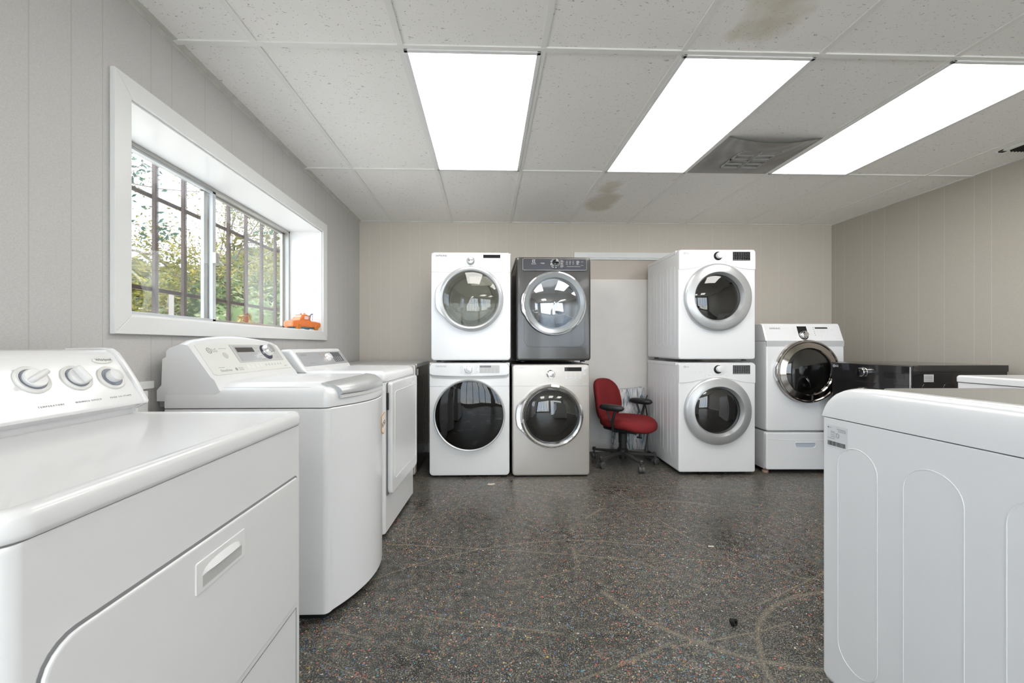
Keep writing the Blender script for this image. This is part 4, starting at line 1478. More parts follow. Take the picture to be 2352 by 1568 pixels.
    for i, (Y, yy, typ) in enumerate(((0.978, 0.036, 'plate'), (1.078, 0.032, 'lever'), (1.170, 0.024, 'push'))):
        kx = Y - cy
        b = MB(T)
        b.lathe([(0.036, -0.012), (0.037, 0.003), (0.034, 0.006), (0.028, 0.004), (0.026, -0.001)], kx, yy, 40, close=False)
        k_ = b.done('knob_collar', 'enamel_warm', cs)
        b = MB(T)
        b.lathe([(0.0265, 0.0035), (0.0265, 0.0040), (0, 0.0042)], kx, yy, 32)
        b.done('collar_dish', mat('knob_shadow_blue_grey', (0.25, 0.28, 0.34), 0.5), k_)
        b = MB(T)
        if typ == 'push':
            b.lathe([(0.018, 0.004), (0.019, 0.012), (0.018, 0.020), (0.012, 0.024), (0, 0.0255)], kx, yy, 36)
        else:
            b.lathe([(0.023, 0.004), (0.024, 0.010), (0.022, 0.013), (0, 0.014)], kx, yy, 36)
            tw = 0.25 if typ == 'lever' else -1.1
            bb = MB(T @ Matrix.Translation((kx, yy, 0.0)) @ Matrix.Rotation(tw, 4, 'Z'))
            bb.box(-0.007, 0.007, -0.024, 0.024, 0.010, 0.030, 0.006, 3)
            bb.done('knob_grip', 'plastic', k_)
        b.done('knob', 'plastic', k_)
    b = MB(T)
    b.lathe([(0.030, -0.004), (0.030, 0.001), (0.027, 0.002), (0, 0.0025)], 1.178 - cy, 0.083, 40, sy=0.38)
    bd_ = b.done('brand_badge', 'panel_cream', cs)
    text('badge_lettering', 'Whirlpool', 0.011, T, 1.178 - cy, 0.083, 0.0028, 'mark', bd_, align='CENTER')
    # lower face frame for lettering
    T3 = frame_from((0, yn, 0.960), (1, 0, 0), (0, 0.030, 0.052))
    text('print_temperature', 'T E M P E R A T U R E', 0.0062, T3, 0.985 - cy, 0.022, 0.0015, 'mark', cs, align='CENTER')
    text('print_wrinkle_shield', 'W R I N K L E   S H I E L D', 0.0060, T3, 1.075 - cy, 0.022, 0.0015, 'mark', cs, align='CENTER')
    text('print_push_to_start', 'P U S H   T O   S T A R T', 0.0060, T3, 1.166 - cy, 0.022, 0.0015, 'mark', cs, align='CENTER')
    dashes(T, [(0.950 - cy, 0.968 - cy, 0.065, z), (0.985 - cy, 1.0 - cy, 0.062, z), (1.17 - cy, 1.19 - cy, 0.045, z)], 'mark_light', 'dial_print', cs, 0.0016)
    return t


def bulged(w, D, bulge, r=0.03, ins=0.0, n=18):
    """plan outline, front bulging to -y, CCW"""
    w0 = w
    w = w - ins
    r = max(r - ins, 0.008)
    pts = [(w, D), (-w, D), (-w, r)]
    pts += [(-w + r * (1 - cos(a)), r - r * sin(a)) for a in [pi / 2 * k / 5 for k in range(1, 5)]]
    for k in range(n + 1):
        u = -1 + 2 * k / n
        pts.append((u * (w - r), -bulge * (1 - u * u)))
    pts += [(w - r * (1 - cos(a)), r - r * sin(a)) for a in [pi / 2 * (4 - k) / 5 for k in range(4)]]
    pts += [(w, r)]
    if ins:
        pts = [(x, y + ins if y < D * 0.5 else y) for x, y in pts]
    return pts


def topload_washer():
    cy = 1.975
    t = thing('washing_machine', 'white top-loading washer with silver lid handle, between the two dryers on the left', 'washing machine', (-0.639, cy, 0.0), pi / 2)
    w, D = 0.343, 0.655
    bu = 0.105
    b = MB()
    P = lambda ins, z: [(x, y, z) for x, y in bulged(w, D, bu, ins=ins)]
    b.loft([P(0.006, 0.030), P(0.0, 0.036), P(0.0, 0.864), P(0.003, 0.868)])
    body = b.done('casing', 'enamel', t)
    b = MB(); b.loft([P(0.03, 0.0), P(0.03, 0.032)]); b.done('base', 'black', t)
    # cover: rises from seam to lid level
    b = MB()
    b.loft([P(0.003, 0.871), P(0.0, 0.874), P(0.0, 0.900), P(0.004, 0.925), P(0.014, 0.942), P(0.030, 0.952), P(0.060, 0.956)])
    b.done('top_cover', 'enamel', t, angle=60)
    # lid: arched slab, with handle recess at front
    b = MB()
    loops = []
    for k in range(19):
        u = -1 + 2 * k / 18
        x = u * (w - 0.030)
        zc = 0.966 + 0.012 * (1 - u * u)
        fy = -bu * (1 - u * u) + 0.030
        edge = 0.012 if abs(u) == 1 else 0.0
        loops.append([(x, fy + 0.02, 0.945), (x, fy + 0.01, zc - 0.018 - edge), (x, fy + 0.03, zc - 0.006 - edge), (x, fy + 0.07, zc - edge), (x, 0.47, zc - 0.001 - edge), (x, 0.475, 0.945)])
    b.loft(loops)
    ld = b.done('lid', 'enamel', t, angle=45)
    b = MB()
    loops = []
    for k in range(19):
        u = -1 + 2 * k / 18
        x = u * (w - 0.055)
        q = math.sqrt(max(0, 1 - abs(u) ** 8))
        zc = 0.969 + 0.012 * (1 - u * u)
        fy = -bu * (1 - (x / w) ** 2) - 0.000
        loops.append([(x, fy + 0.012, 0.918), (x, fy + 0.000, 0.923), (x, fy + 0.001, 0.937), (x, fy + 0.012, 0.950), (x, fy + 0.040, zc - 0.007), (x, fy + 0.085, zc - 0.001 + 0.002 * q), (x, fy + 0.088, zc - 0.004), (x, fy + 0.04, 0.93)])
    b.loft(loops)
    b.done('lid_handle', 'silver', ld, angle=45)
    b = MB()
    loops = []
    for k in range(15):
        u = -1 + 2 * k / 14
        x = u * (w - 0.05)
        fy = -bu * (1 - (x / w) ** 2)
        loops.append([(x, fy + 0.004, 0.903), (x, fy - 0.001, 0.905), (x, fy + 0.002, 0.918), (x, fy + 0.01, 0.920)])
    b.loft(loops)
    b.done('handle_recess', 'panel_grey', ld)
    # console, arched top
    def prof(k, n, side=0.0):
        u = -1 + 2 * k / n
        arch = 0.030 * (1 - u * u)
        e = side
        return [(0.440, 0.940), (0.462, 0.985), (0.476, 0.997), (0.566 + arch * 0.5, 0.997 + (0.090 + arch * 0.5) * 1.5 - e), (0.580 + arch * 0.5, 1.136 + arch - e), (0.600 + arch * 0.4, 1.138 + arch - e), (0.640, 1.122 + arch * 0.7 - e), (0.652, 1.100), (0.655, 0.90), (0.50, 0.90)]
    b = MB()
    loops = []
    n = 16
    for k in range(n + 1):
        u = -1 + 2 * k / n
        loops.append([(u * (w - 0.004), y, z) for y, z in prof(k, n, 0.008 if k in (0, n) else 0.0)])
    b.loft(loops)
    cs = b.done('console', 'enamel', t, angle=40)
    # rear service cover hanging behind, and grey pipe stub
    b = MB()
    b.prism([(0.652, 0.90), (0.690, 0.90), (0.690, 0.945), (0.672, 0.965), (0.668, 1.07), (0.652, 1.08)], -w + 0.004, w - 0.02, 'x', 0.002)
    b.done('rear_cover', 'plastic', t)
    b = MB(); b.box(-w + 0.01, -w + 0.06, 0.655, 0.684, 0.876, 0.90, 0.003)
    b.done('hose_stub', 'grey_ring', t)
    # sloped face frame
    v = Vector((0, 0.090, 0.135))
    T = frame_from((0, 0.4755, 0.9975), (1, 0, 0), v)
    Ls = v.length
    b = MB(T)
    top_pts = [((w - 0.03) * (1 - 2 * k / 16), Ls - 0.010 + 0.014 * (1 - (1 - 2 * k / 16) ** 2)) for k in range(17)]
    pts = [(-w + 0.045, 0.003), (w - 0.03, 0.003), (w - 0.022, 0.012)] + top_pts + [(-w + 0.028, 0.012)]
    b.prism(pts, -0.002, 0.0022, 'z', 0.001)
    fp = b.done('control_panel', 'panel_cream', cs)
    z = 0.0024
    round_logo(T, -0.252, 0.125, z, 0.013, 'mark', fp, ts=0.025)
    b = MB(T); b.box(-0.10, 0.292, 0.055, 0.155, z - 0.0005, z + 0.0006)
    b.prism(rr(-0.10, 0.292, 0.055, 0.155, 0.004, 3), z - 0.0005, z + 0.001, 'z')
    sp = b.done('display_plate', 'panel_grey', fp, angle=0)
    b = MB(T); b.prism(rr(-0.082, 0.075, 0.062, 0.148, 0.003, 3), z, z + 0.0018, 'z')
    b.done('display_frame', 'silver_panel', sp, angle=0)
    b = MB(T); b.box(-0.072, 0.066, 0.112, 0.138, z + 0.001, z + 0.0024)
    b.done('display', mat('dim_lcd', (0.07, 0.06, 0.055), 0.2), sp, angle=0)
    r = []
    for k in range(6):
        r += rows_txt(-0.07 + k * 0.023, 0.104, 5, 0.008, 0.018, z + 0.0018, 20 + k)
    dashes(T, r, 'mark_light', 'display_print', sp, 0.0014)
    b = MB(T); b.lathe([(0.043, z), (0.043, z + 0.003), (0.036, z + 0.004), (0.030, z + 0.002)], 0.165, 0.108, 40)
    b.done('knob_dish', mat('blue_black_ring', (0.05, 0.05, 0.08), 0.2), fp)
    knob(fp, T, 0.168, 0.112, 0.030, 0.034, 'chrome', 'silver', z=z + 0.002, pr=1.08)
    buttons(fp, T, [(-0.168, 0.098, 0.016)], 'panel_grey', z=z, h=0.002)
    buttons(fp, T, [(-0.06 + 0.036 * k, 0.032, 0.013) for k in range(4)], 'enamel_warm', z=z, h=0.001)
    buttons(fp, T, [(0.095 + 0.028 * k, 0.034, 0.006) for k in range(6)], 'mark_light', z=z, h=0.001)
    text('print_direct_drive', 'DirectDrive', 0.016, T, -0.262, 0.022, z, 'mark', fp, sx=0.95)
    b = MB(T); b.lathe([(0.008, z), (0.008, z + 0.0006), (0, z + 0.0006)], -0.155, 0.024, 20); b.done('print_emblem', 'mark', fp)
    text('print_signage', 'LG', 0.007, T, 0.262, 0.018, z, 'mark', fp)
    dashes(T, [(-0.185, -0.135, 0.134, z), (-0.262, -0.225, 0.038, z), (-0.138, -0.105, 0.030, z), (-0.138, -0.105, 0.024, z), (-0.138, -0.105, 0.018, z), (0.085, 0.115, 0.135, z + 0.001), (0.085, 0.112, 0.115, z + 0.001), (0.083, 0.112, 0.09, z + 0.001), (0.09, 0.13, 0.066, z + 0.001), (0.23, 0.26, 0.10, z + 0.001), (0.235, 0.26, 0.075, z + 0.001), (0.272, 0.295, 0.018, z)], 'mark', 'panel_print', fp, 0.0018)
    # price sticker on the bulging front
    ux = 0.085
    yy = -bu * (1 - (ux / (w - 0.03)) ** 2) - 0.007
    sl = -0.03      # the card lifts off the curved front at its far edge
    T4 = frame_from((ux, yy, 0.725), (1, sl, 0), (0, 0, 1))
    shp = [(-0.034, -0.010), (-0.032, -0.035), (-0.018, -0.050), (0.004, -0.056), (0.022, -0.045), (0.034, -0.028), (0.036, 0.0), (0.033, 0.03), (0.028, 0.05), (0.020, 0.056), (0.006, 0.050), (-0.016, 0.046), (-0.034, 0.040)]
    b = MB(T4); b.prism(shp, 0, 0.0010, 'z')
    ps = b.done('price_sticker', 'tag_orange', t, angle=0)
    b = MB(T4); b.prism(inset(shp, 0.006), 0.0008, 0.0018, 'z')
    b.done('sticker_face', 'tag_white', ps, angle=0)
    text('price_lettering', '$350', 0.034, T4 @ Matrix.Rotation(0.25, 4, 'Z'), 0.0, -0.002, 0.002, 'mark_dark', ps, align='CENTER', sx=0.8)
    return t


def far_dryer():
    # near front corner (-.595,2.33), far front corner (-.553,2.99)
    c = Vector(((-0.597 - 0.553) / 2, (2.335 + 3.005) / 2, 0))
    ang = math.atan2(0.67, 0.042)
    t = thing('clothes_dryer', 'white dryer with silver console and reversible side door, left of the leftmost stack', 'dryer', tuple(c), ang)
    w, D, Ht = 0.335, 0.66, 0.975
    b = MB()
    P = lambda ins, z, r=0.02: [(x, y, z) for x, y in rr(-w + ins, w - ins, ins, D, (max(r - ins, 0.006), 0.004, 0.004, max(r - ins, 0.006)), 6)]
    b.loft([P(0.004, 0.020), P(0.0, 0.026), P(0.0, 0.905), P(0.002, 0.908)])
    b.done('casing', 'enamel', t)
    b = MB(); b.loft([P(0.03, 0), P(0.03, 0.022)]); b.done('base', 'black', t)
    b = MB()
    b.loft([P(0.002, 0.910), P(-0.002, 0.914), P(-0.003, 0.930), P(0.0, 0.950), P(0.010, 0.966), P(0.030, 0.975), P(0.08, 0.978)])
    b.done('top_panel', 'enamel', t, angle=60)
    # door, standing a little proud with a dark gap at its hinge side
    b = MB(FRONT); b.prism(rr(-w + 0.018, w - 0.010, 0.235, 0.905, 0.02, 5), -0.004, 0.0006, 'z')
    b.done('door_gap', mat('door_gap_grey', (0.22, 0.22, 0.23), 0.6), t, angle=0)
    b = MB(FRONT); b.prism(rr(-w + 0.040, w - 0.014, 0.240, 0.905, (0.03, 0.02, 0.02, 0.03), 6), 0.0, 0.030, 'z', 0.008)
    d_ = b.done('door', 'enamel', t)
    b = MB(FRONT)
    b.ring_tube([(x, y, 0.030) for x, y in rr(-w + 0.095, w - 0.06, 0.32, 0.845, 0.02, 5, 0.05)], 0.0022, 8)
    b.done('door_relief', 'enamel', d_)
    b = MB(FRONT)
    b.ring_tube([(0.17 + 0.06 * cos(a), 0.872 + 0.014 * sin(a), 0.030) for a in [2 * pi * k / 24 for k in range(24)]], 0.0015, 6)
    b.done('grip_dimple', 'enamel', d_)
    b = MB(); b.box(-w - 0.0008, -w + 0.001, 0.030, 0.045, 0.79, 0.85); b.done('side_label', 'panel_grey', t, angle=0)
    b = MB(FRONT); b.box(-w + 0.022, -w + 0.036, 0.745, 0.845, 0.002, 0.012)
    b.done('hinge', 'black', d_, angle=0)
    # console with domed shoulders
    prof = [(0.470, 0.965), (0.482, 0.990), (0.492, 1.0), (0.556, 1.088), (0.566, 1.098), (0.580, 1.102), (0.620, 1.100), (0.655, 1.090), (0.66, 0.965)]
    b = MB()
    loops = []
    for x, e in ((-w + 0.002, 0.018), (-w + 0.006, 0.008), (-w + 0.018, 0.0), (w - 0.018, 0.0), (w - 0.006, 0.008), (w - 0.002, 0.018)):
        loops.append([(x, y + (e * 0.6 if y < 0.6 and z > 0.97 else 0), z - (e if z > 0.985 else 0)) for y, z in prof])
    b.loft(loops)
    cs = b.done('console', 'enamel', t, angle=50)
    T = frame_from((0, 0.492, 1.0), (1, 0, 0), (0, 0.064, 0.088))
    Ls = math.hypot(0.064, 0.088)
    b = MB(T); b.prism(rr(-w + 0.025, w - 0.02, -0.004, Ls - 0.008, 0.016, 6), -0.002, 0.0025, 'z', 0.0012)
    fp = b.done('control_panel', 'silver_panel', cs)
    z = 0.0027
    text('brand_lettering', 'SAMSUNG', 0.016, T, -0.275, 0.078, z, 'mark', fp)
    knob(fp, T, 0.05, 0.050, 0.027, 0.024, 'chrome', 'enamel', z=z, pr=1.12)
    b = MB(T); b.prism(rr(0.125, 0.265, 0.012, 0.092, 0.003, 3), z - 0.0005, z + 0.0008, 'z')
    ds = b.done('display', mat('slate_display', (0.10, 0.11, 0.13), 0.25), fp, angle=0)
    r = []
    for k in range(4):
        r += rows_txt(0.135 + k * 0.03, 0.05, 4, 0.010, 0.018, z + 0.0009, 30 + k)
    dashes(T, r, 'mark_white', 'display_print', ds, 0.003)
    dashes(T, rows_txt(-0.012, 0.088, 7, 0.012, 0.035, z, 3, True) + [(-0.23, -0.15, 0.016, z)], 'mark', 'panel_print', fp, 0.0018)
    dashes(T, [(0.002, 0.016, 0.088 - 0.012 * k, z) for k in range(7)], 'tag_orange', 'program_marks', fp, 0.004)
    return t


near_dryer()
topload_washer()
far_dryer()


# ------------------------------------------------------------------ right foreground: top loader seen from its side
def right_topload():
    t = thing('washing_machine', 'large white top-loading washer in the right foreground, glass lid, arches pressed in its side', 'washing machine', (1.455, 1.293, 0.0), pi)
    w, D = 0.343, 0.72
    b = MB()
    def P(r, ins, z, bu=0.0): return [(x, y, z) for x, y in inset(rr(-w, w, 0, D, (r, 0.006, 0.006, r), 6), ins)]
    b.loft([P(0.012, 0.008, 0.032), P(0.012, 0.0, 0.050), P(0.012, 0.0, 0.886), P(0.012, 0.0015, 0.889)])
    # arches pressed in the side sheets (local +x side faces the camera after the half turn)
    for sx in (-1, 1):
        for (c_, hw) in ((0.124, 0.064), (0.327, 0.068), (0.537, 0.066)):
            pts = []
            for j in range(17):
                a = pi * j / 16
                pts.append((sx * w, c_ + hw * cos(a), 0.811 - hw + hw * sin(a)))
            for j in range(17):
                a = pi + pi * j / 16
                pts.append((sx * w, c_ + hw * cos(a), 0.13 + hw + hw * sin(a)))
            b.ring_tube(pts, 0.0016, 6)
    b.done('casing', 'enamel', t)
    b = MB(); b.loft([P(0.02, 0.02, 0.0), P(0.02, 0.02, 0.034)]); b.done('base', 'black', t)
    # cover: side view profile with a large front radius, rolled side edges
    prof = [(0.0, 0.892), (0.003, 0.925), (0.012, 0.950), (0.030, 0.970), (0.058, 0.984), (0.095, 0.992), (0.16, 0.996), (0.66, 0.996), (0.72, 0.992)]
    b = MB()
    rows = []
    lat = [(w, 0.0, 0.892), (w - 0.001, 0.35, None), (w - 0.004, 0.66, None), (w - 0.011, 0.85, None), (w - 0.022, 0.96, None), (w - 0.036, 1.0, None), (w - 0.052, 0.99, None), (w - 0.062, 0.93, None), (w - 0.075, 0.915, None), (w - 0.12, 0.905, None)]
    half = [(x, f) for x, f, _ in lat]
    sec = half + [(-x, f) for x, f in reversed(half)]
    for (y, ztop) in prof:
        row = []
        for x, f in sec:
            row.append((x, y, 0.892 + (ztop - 0.892) * f))
        rows.append(row)
    b.loft(rows, False, False, closed=False)
    # close front lip and back
    b.done('top_cover', 'enamel', t, angle=70)
    b = MB(); b.box(-w + 0.02, w - 0.02, 0.05, D, 0.88, 0.93); b.done('tub_cover', 'enamel', t)
    b = MB(); b.prism(rr(-w + 0.105, w - 0.105, 0.075, 0.60, (0.05, 0.02, 0.02, 0.05), 6), 0.984, 0.990, 'z', 0.002)
    b.done('glass_lid', 'lid_glass', t)
    # rear console, outside the picture to the right
    b = MB(); b.prism([(0.63, 0.985), (0.66, 1.02), (0.685, 1.10), (0.70, 1.11), (0.72, 1.10), (0.72, 0.985)][::-1], -w + 0.005, w - 0.005, 'x', 0.004)
    b.done('console', 'gloss_black', t)
    # rating sticker, on local +x side (world -x)
    T = frame_from((w, 0.0, 0.0), (0, 1, 0), (0, 0, 1))
    # world left edge (far, y small) .. text reads away from the front edge
    b = MB(T); b.box(0.022, 0.095, 0.795, 0.868, 0.0, 0.0006)
    lb = b.done('rating_label', mat('grey_foil_label', (0.66, 0.67, 0.68), 0.4), t, angle=0)
    z = 0.0007
    b = MB(T); b.lathe([(0.0022, z), (0.0022, z + 0.0002), (0, z + 0.0002)], 0.026, 0.860, 16); b.done('logo_emblem', 'mark_dark', lb)
    text('logo_lettering', 'LG', 0.006, T, 0.030, 0.860, z, 'mark', lb)
    dashes(T, [(0.058, 0.088, 0.859, z), (0.062, 0.090, 0.855, z), (0.062, 0.090, 0.851, z), (0.035, 0.050, 0.848, z), (0.035, 0.053, 0.844, z), (0.035, 0.050, 0.838, z), (0.035, 0.052, 0.832, z), (0.024, 0.050, 0.826, z)], 'mark', 'label_print', lb, 0.0018)
    b = MB(T)
    rn = random.Random(5)
    x = 0.024
    while x < 0.088:
        ww = rn.choice((0.0008, 0.0014, 0.002))
        b.box(x, x + ww, 0.803, 0.817, z, z + 0.0002)
        x += ww + rn.choice((0.0007, 0.0012))
    b.done('barcode', 'mark_dark', lb, angle=0)
    b = MB(T); b.ring_tube([(0.060 + 0.005 * cos(a), 0.838 + 0.007 * sin(a), z) for a in [2 * pi * k / 16 for k in range(16)]], 0.0012, 4); b.done('approval_mark', 'mark', lb)
    return t


def right_white_box():
    t = thing('clothes_dryer', 'white machine by the right wall, mostly hidden behind the foreground washer', 'dryer', (2.90, 2.045, 0.0), -pi / 2)
    w, D = 0.343, 0.70
    P = lambda ins, z: [(x, y, z) for x, y in rr(-w + ins, w - ins, ins, D, (max(0.02 - ins, 0.006), 0.004, 0.004, max(0.02 - ins, 0.006)), 5)]
    b = MB(); b.loft([P(0.003, 0.03), P(0.003, 0.896)]); b.done('casing', 'enamel', t)
    b = MB(); b.loft([P(0.03, 0.0), P(0.03, 0.032)]); b.done('base', 'black', t)
    b = MB(); b.loft([P(0.002, 0.899), P(-0.002, 0.903), P(-0.002, 0.930), P(0.004, 0.939), P(0.014, 0.942), P(0.05, 0.938)])
    b.done('top_panel', 'enamel', t, angle=60)
    b = MB(FRONT); b.prism(rr(-w + 0.06, w - 0.06, 0.30, 0.80, 0.03, 5), -0.002, 0.012, 'z', 0.004); b.done('door', 'enamel', t)
    return t


right_topload()
right_white_box()

# ------------------------------------------------------------------ red office chair
def office_chair():
    t = thing('office_chair', 'red fabric office chair with black armrests between the stacks', 'chair', (1.29, 3.76, 0.0), 0)
    a = radians(38)       # chair faces local -y, turned toward the room
    R = Matrix.Translation((0.045, -0.01, -0.035)) @ Matrix.Rotation(a + radians(6), 4, 'Z')
    # five-star base
    hub = (0.0, 0.0)
    b = MB()
    b.lathe([(0.045, 0.075), (0.050, 0.09), (0.050, 0.14), (0.036, 0.155), (0.034, 0.25)], 0, 0, 24)
    base = b.done('base_hub', 'chair_black', t)
    b = MB(); b.lathe([(0.032, 0.05), (0.032, 0.08)], 0, 0, 20)
    b.lathe([(0.040, 0.20), (0.040, 0.29), (0.055, 0.31), (0.055, 0.335)], 0, 0, 24)
    b.done('gas_column', 'chair_black', t)
    for k, ang in enumerate((-77, -5, 67, 139, 211)):
        q = radians(ang)
        d = Vector((cos(q), sin(q), 0))
        L = 0.295
        b = MB()
        loops = []
        for i in range(7):
            f = i / 6
            p = d * (0.03 + (L - 0.03) * f)
            zt = 0.128 - 0.030 * f
            hw = 0.026 - 0.010 * f
            hh = 0.030 - 0.012 * f
            s = Vector((-d.y, d.x, 0))
            loops.append([tuple(p + s * hw * c1 + Vector((0, 0, zt - hh / 2 + hh / 2 * c2))) for c1, c2 in ((-1, -0.9), (1, -0.9), (1, 0.4), (0.6, 1), (-0.6, 1), (-1, 0.4))])
        b.loft(loops)
        b.lathe([(0.018, 0.082), (0.019, 0.105), (0.012, 0.112), (0, 0.113)], d.x * L, d.y * L, 16)
        b.done('base_spoke', 'chair_grey', t)
        c = d * L
        s = Vector((-d.y, d.x, 0))
        sq = radians(ang * 1.7 + 30)
        cd = Vector((cos(sq), sin(sq), 0)); cs_ = Vector((-cd.y, cd.x, 0))
        wc = c + cd * 0.012
        TT = frame_from((wc.x, wc.y, 0.031), cd, (0, 0, 1))
        b = MB(TT)
        b.lathe([(0.0, 0.026), (0.024, 0.026), (0.030, 0.022), (0.030, 0.006), (0.024, 0.004), (0.024, -0.004), (0.030, -0.006), (0.030, -0.022), (0.024, -0.026), (0, -0.026)], 0, 0, 24)
        b.box(-0.012, 0.012, 0.01, 0.045, -0.005, 0.005)
        cst = b.done('castor', 'rubber', t)
        b = MB(); b.tube([(c.x, c.y, 0.045), (c.x, c.y, 0.09)], 0.007, 8); b.done('castor_stem', 'chair_black', cst)
    # seat pan
    b = MB(R)
    b.box(-0.10, 0.10, -0.13, 0.14, 0.345, 0.375, 0.01)
    b.prism(rr(-0.19, 0.19, -0.20, 0.19, 0.09, 8), 0.372, 0.392, 'z', 0.006)
    b.done('seat_pan', 'chair_black', t)
    # adjusting knob
    b = MB(R @ Matrix.Translation((0.04, -0.10, 0.32)) @ Matrix.Rotation(0.25, 4, 'Y'))
    b.lathe([(0.008, -0.02), (0.008, 0.04)], 0, 0, 12)
    b.lathe([(0.024, -0.035), (0.026, -0.03), (0.024, -0.02), (0.0, -0.02)], 0, 0, 18)
    b.done('adjusting_knob', 'chair_black', t)
    # seat cushion
    def super_(wx, wy, e=2.7, n=56, front=0.0):
        out = []
        for k in range(n):
            q = 2 * pi * k / n
            c_, s_ = cos(q), sin(q)
            x = wx * math.copysign(abs(c_) ** (2 / e), c_)
            y = wy * math.copysign(abs(s_) ** (2 / e), s_)
            out.append((x * (1.0 - 0.10 * (y / wy)), y))
        return out
    def cush(prof, wx, wy, dip=None):
        loops = []
        for f, z in prof:
            loops.append([(x, y, z + (dip(x, y) * f if dip else 0)) for x, y in super_(wx * f, wy * f)])
        return loops
    b = MB(R)
    dip = lambda x, y: -0.030 * max(0, (-y - 0.10)) / 0.12 + 0.012 * abs(x) / 0.24
    pr = [(0.80, 0.388), (0.93, 0.392), (0.985, 0.405), (1.0, 0.425), (0.985, 0.447), (0.94, 0.462), (0.84, 0.472), (0.6, 0.474), (0.3, 0.470), (0.05, 0.468)]
    b.loft(cush(pr, 0.245, 0.245, dip))
    b.done('seat', 'red', t, angle=80)
    # backrest: superellipse standing, slightly curved & reclined
    Tb = R @ Matrix.Translation((0, 0.225, 0.635)) @ Matrix.Rotation(radians(-8), 4, 'X') @ FRONT
    b = MB(Tb)
    loops = []
    for f, z in [(0.75, -0.050), (0.95, -0.042), (1.0, -0.025), (0.985, -0.008), (0.93, 0.008), (0.8, 0.018), (0.5, 0.020), (0.2, 0.018), (0.03, 0.018)]:
        loops.append([(x, y, z + 0.9 * x * x - 0.25 * (y + 0.05) ** 2) for x, y in [(px * (1 - 0.06 * (py / 0.205)), py) for px, py in [(0.225 * f * math.copysign(abs(cos(q)) ** 0.72, cos(q)), 0.205 * f * math.copysign(abs(sin(q)) ** 0.72, sin(q))) for q in [2 * pi * k / 56 for k in range(56)]]]])
    b.loft(loops)
    b.done('backrest', 'red', t, angle=80)
    b = MB(R)
    b.tube([(0, 0.10, 0.365), (0, 0.20, 0.368), (0, 0.265, 0.40), (0, 0.285, 0.50), (0, 0.285, 0.60)], 0.016, 10)
    b.box(-0.03, 0.03, 0.274, 0.284, 0.46, 0.64, 0.003)
    b.done('back_support', 'chair_black', t)
    # arms: pad and curved bar
    for s in (-1, 1):
        b = MB(R)
        ax = s * 0.295
        loops = []
        for k in range(13):
            u = -1 + 2 * k / 12
            f = math.sqrt(max(0.0, 1 - abs(u) ** 3.2))
            loops.append([(ax + 0.042 * f * cos(q), 0.01 + u * 0.125, 0.600 + 0.031 * f * sin(q)) for q in [2 * pi * j / 16 for j in range(16)]])
        b.loft(loops)
        b.done('armrest_pad', 'chair_black', t, angle=70)
        b = MB(R)
        b.tube([(ax, -0.04, 0.595), (ax + s * 0.010, -0.02, 0.54), (ax + s * 0.005, 0.0, 0.46), (ax - s * 0.04, 0.015, 0.385), (ax - s * 0.11, 0.02, 0.368), (ax - s * 0.22, 0.02, 0.368)], 0.0125, 10)
        b.tube([(ax, 0.06, 0.595), (ax + s * 0.006, 0.04, 0.54), (ax + s * 0.003, 0.02, 0.48)], 0.009, 8)
        b.done('armrest_bracket', 'chair_black', t)
    return t


office_chair()

# power cord between chair and right stack
b = MB()
b.tube([(1.625, 4.00, 0.62), (1.60, 4.00, 0.56), (1.615, 4.0, 0.46), (1.632, 4.0, 0.34), (1.625, 4.0, 0.22), (1.605, 3.99, 0.10), (1.590, 3.98, 0.012), (1.58, 3.93, 0.008), (1.60, 3.86, 0.008)], 0.0065, 8)
tag(b.done('power_cord', 'black'), 'black power cord hanging beside the wrapped bundle by the right stack', 'cord')

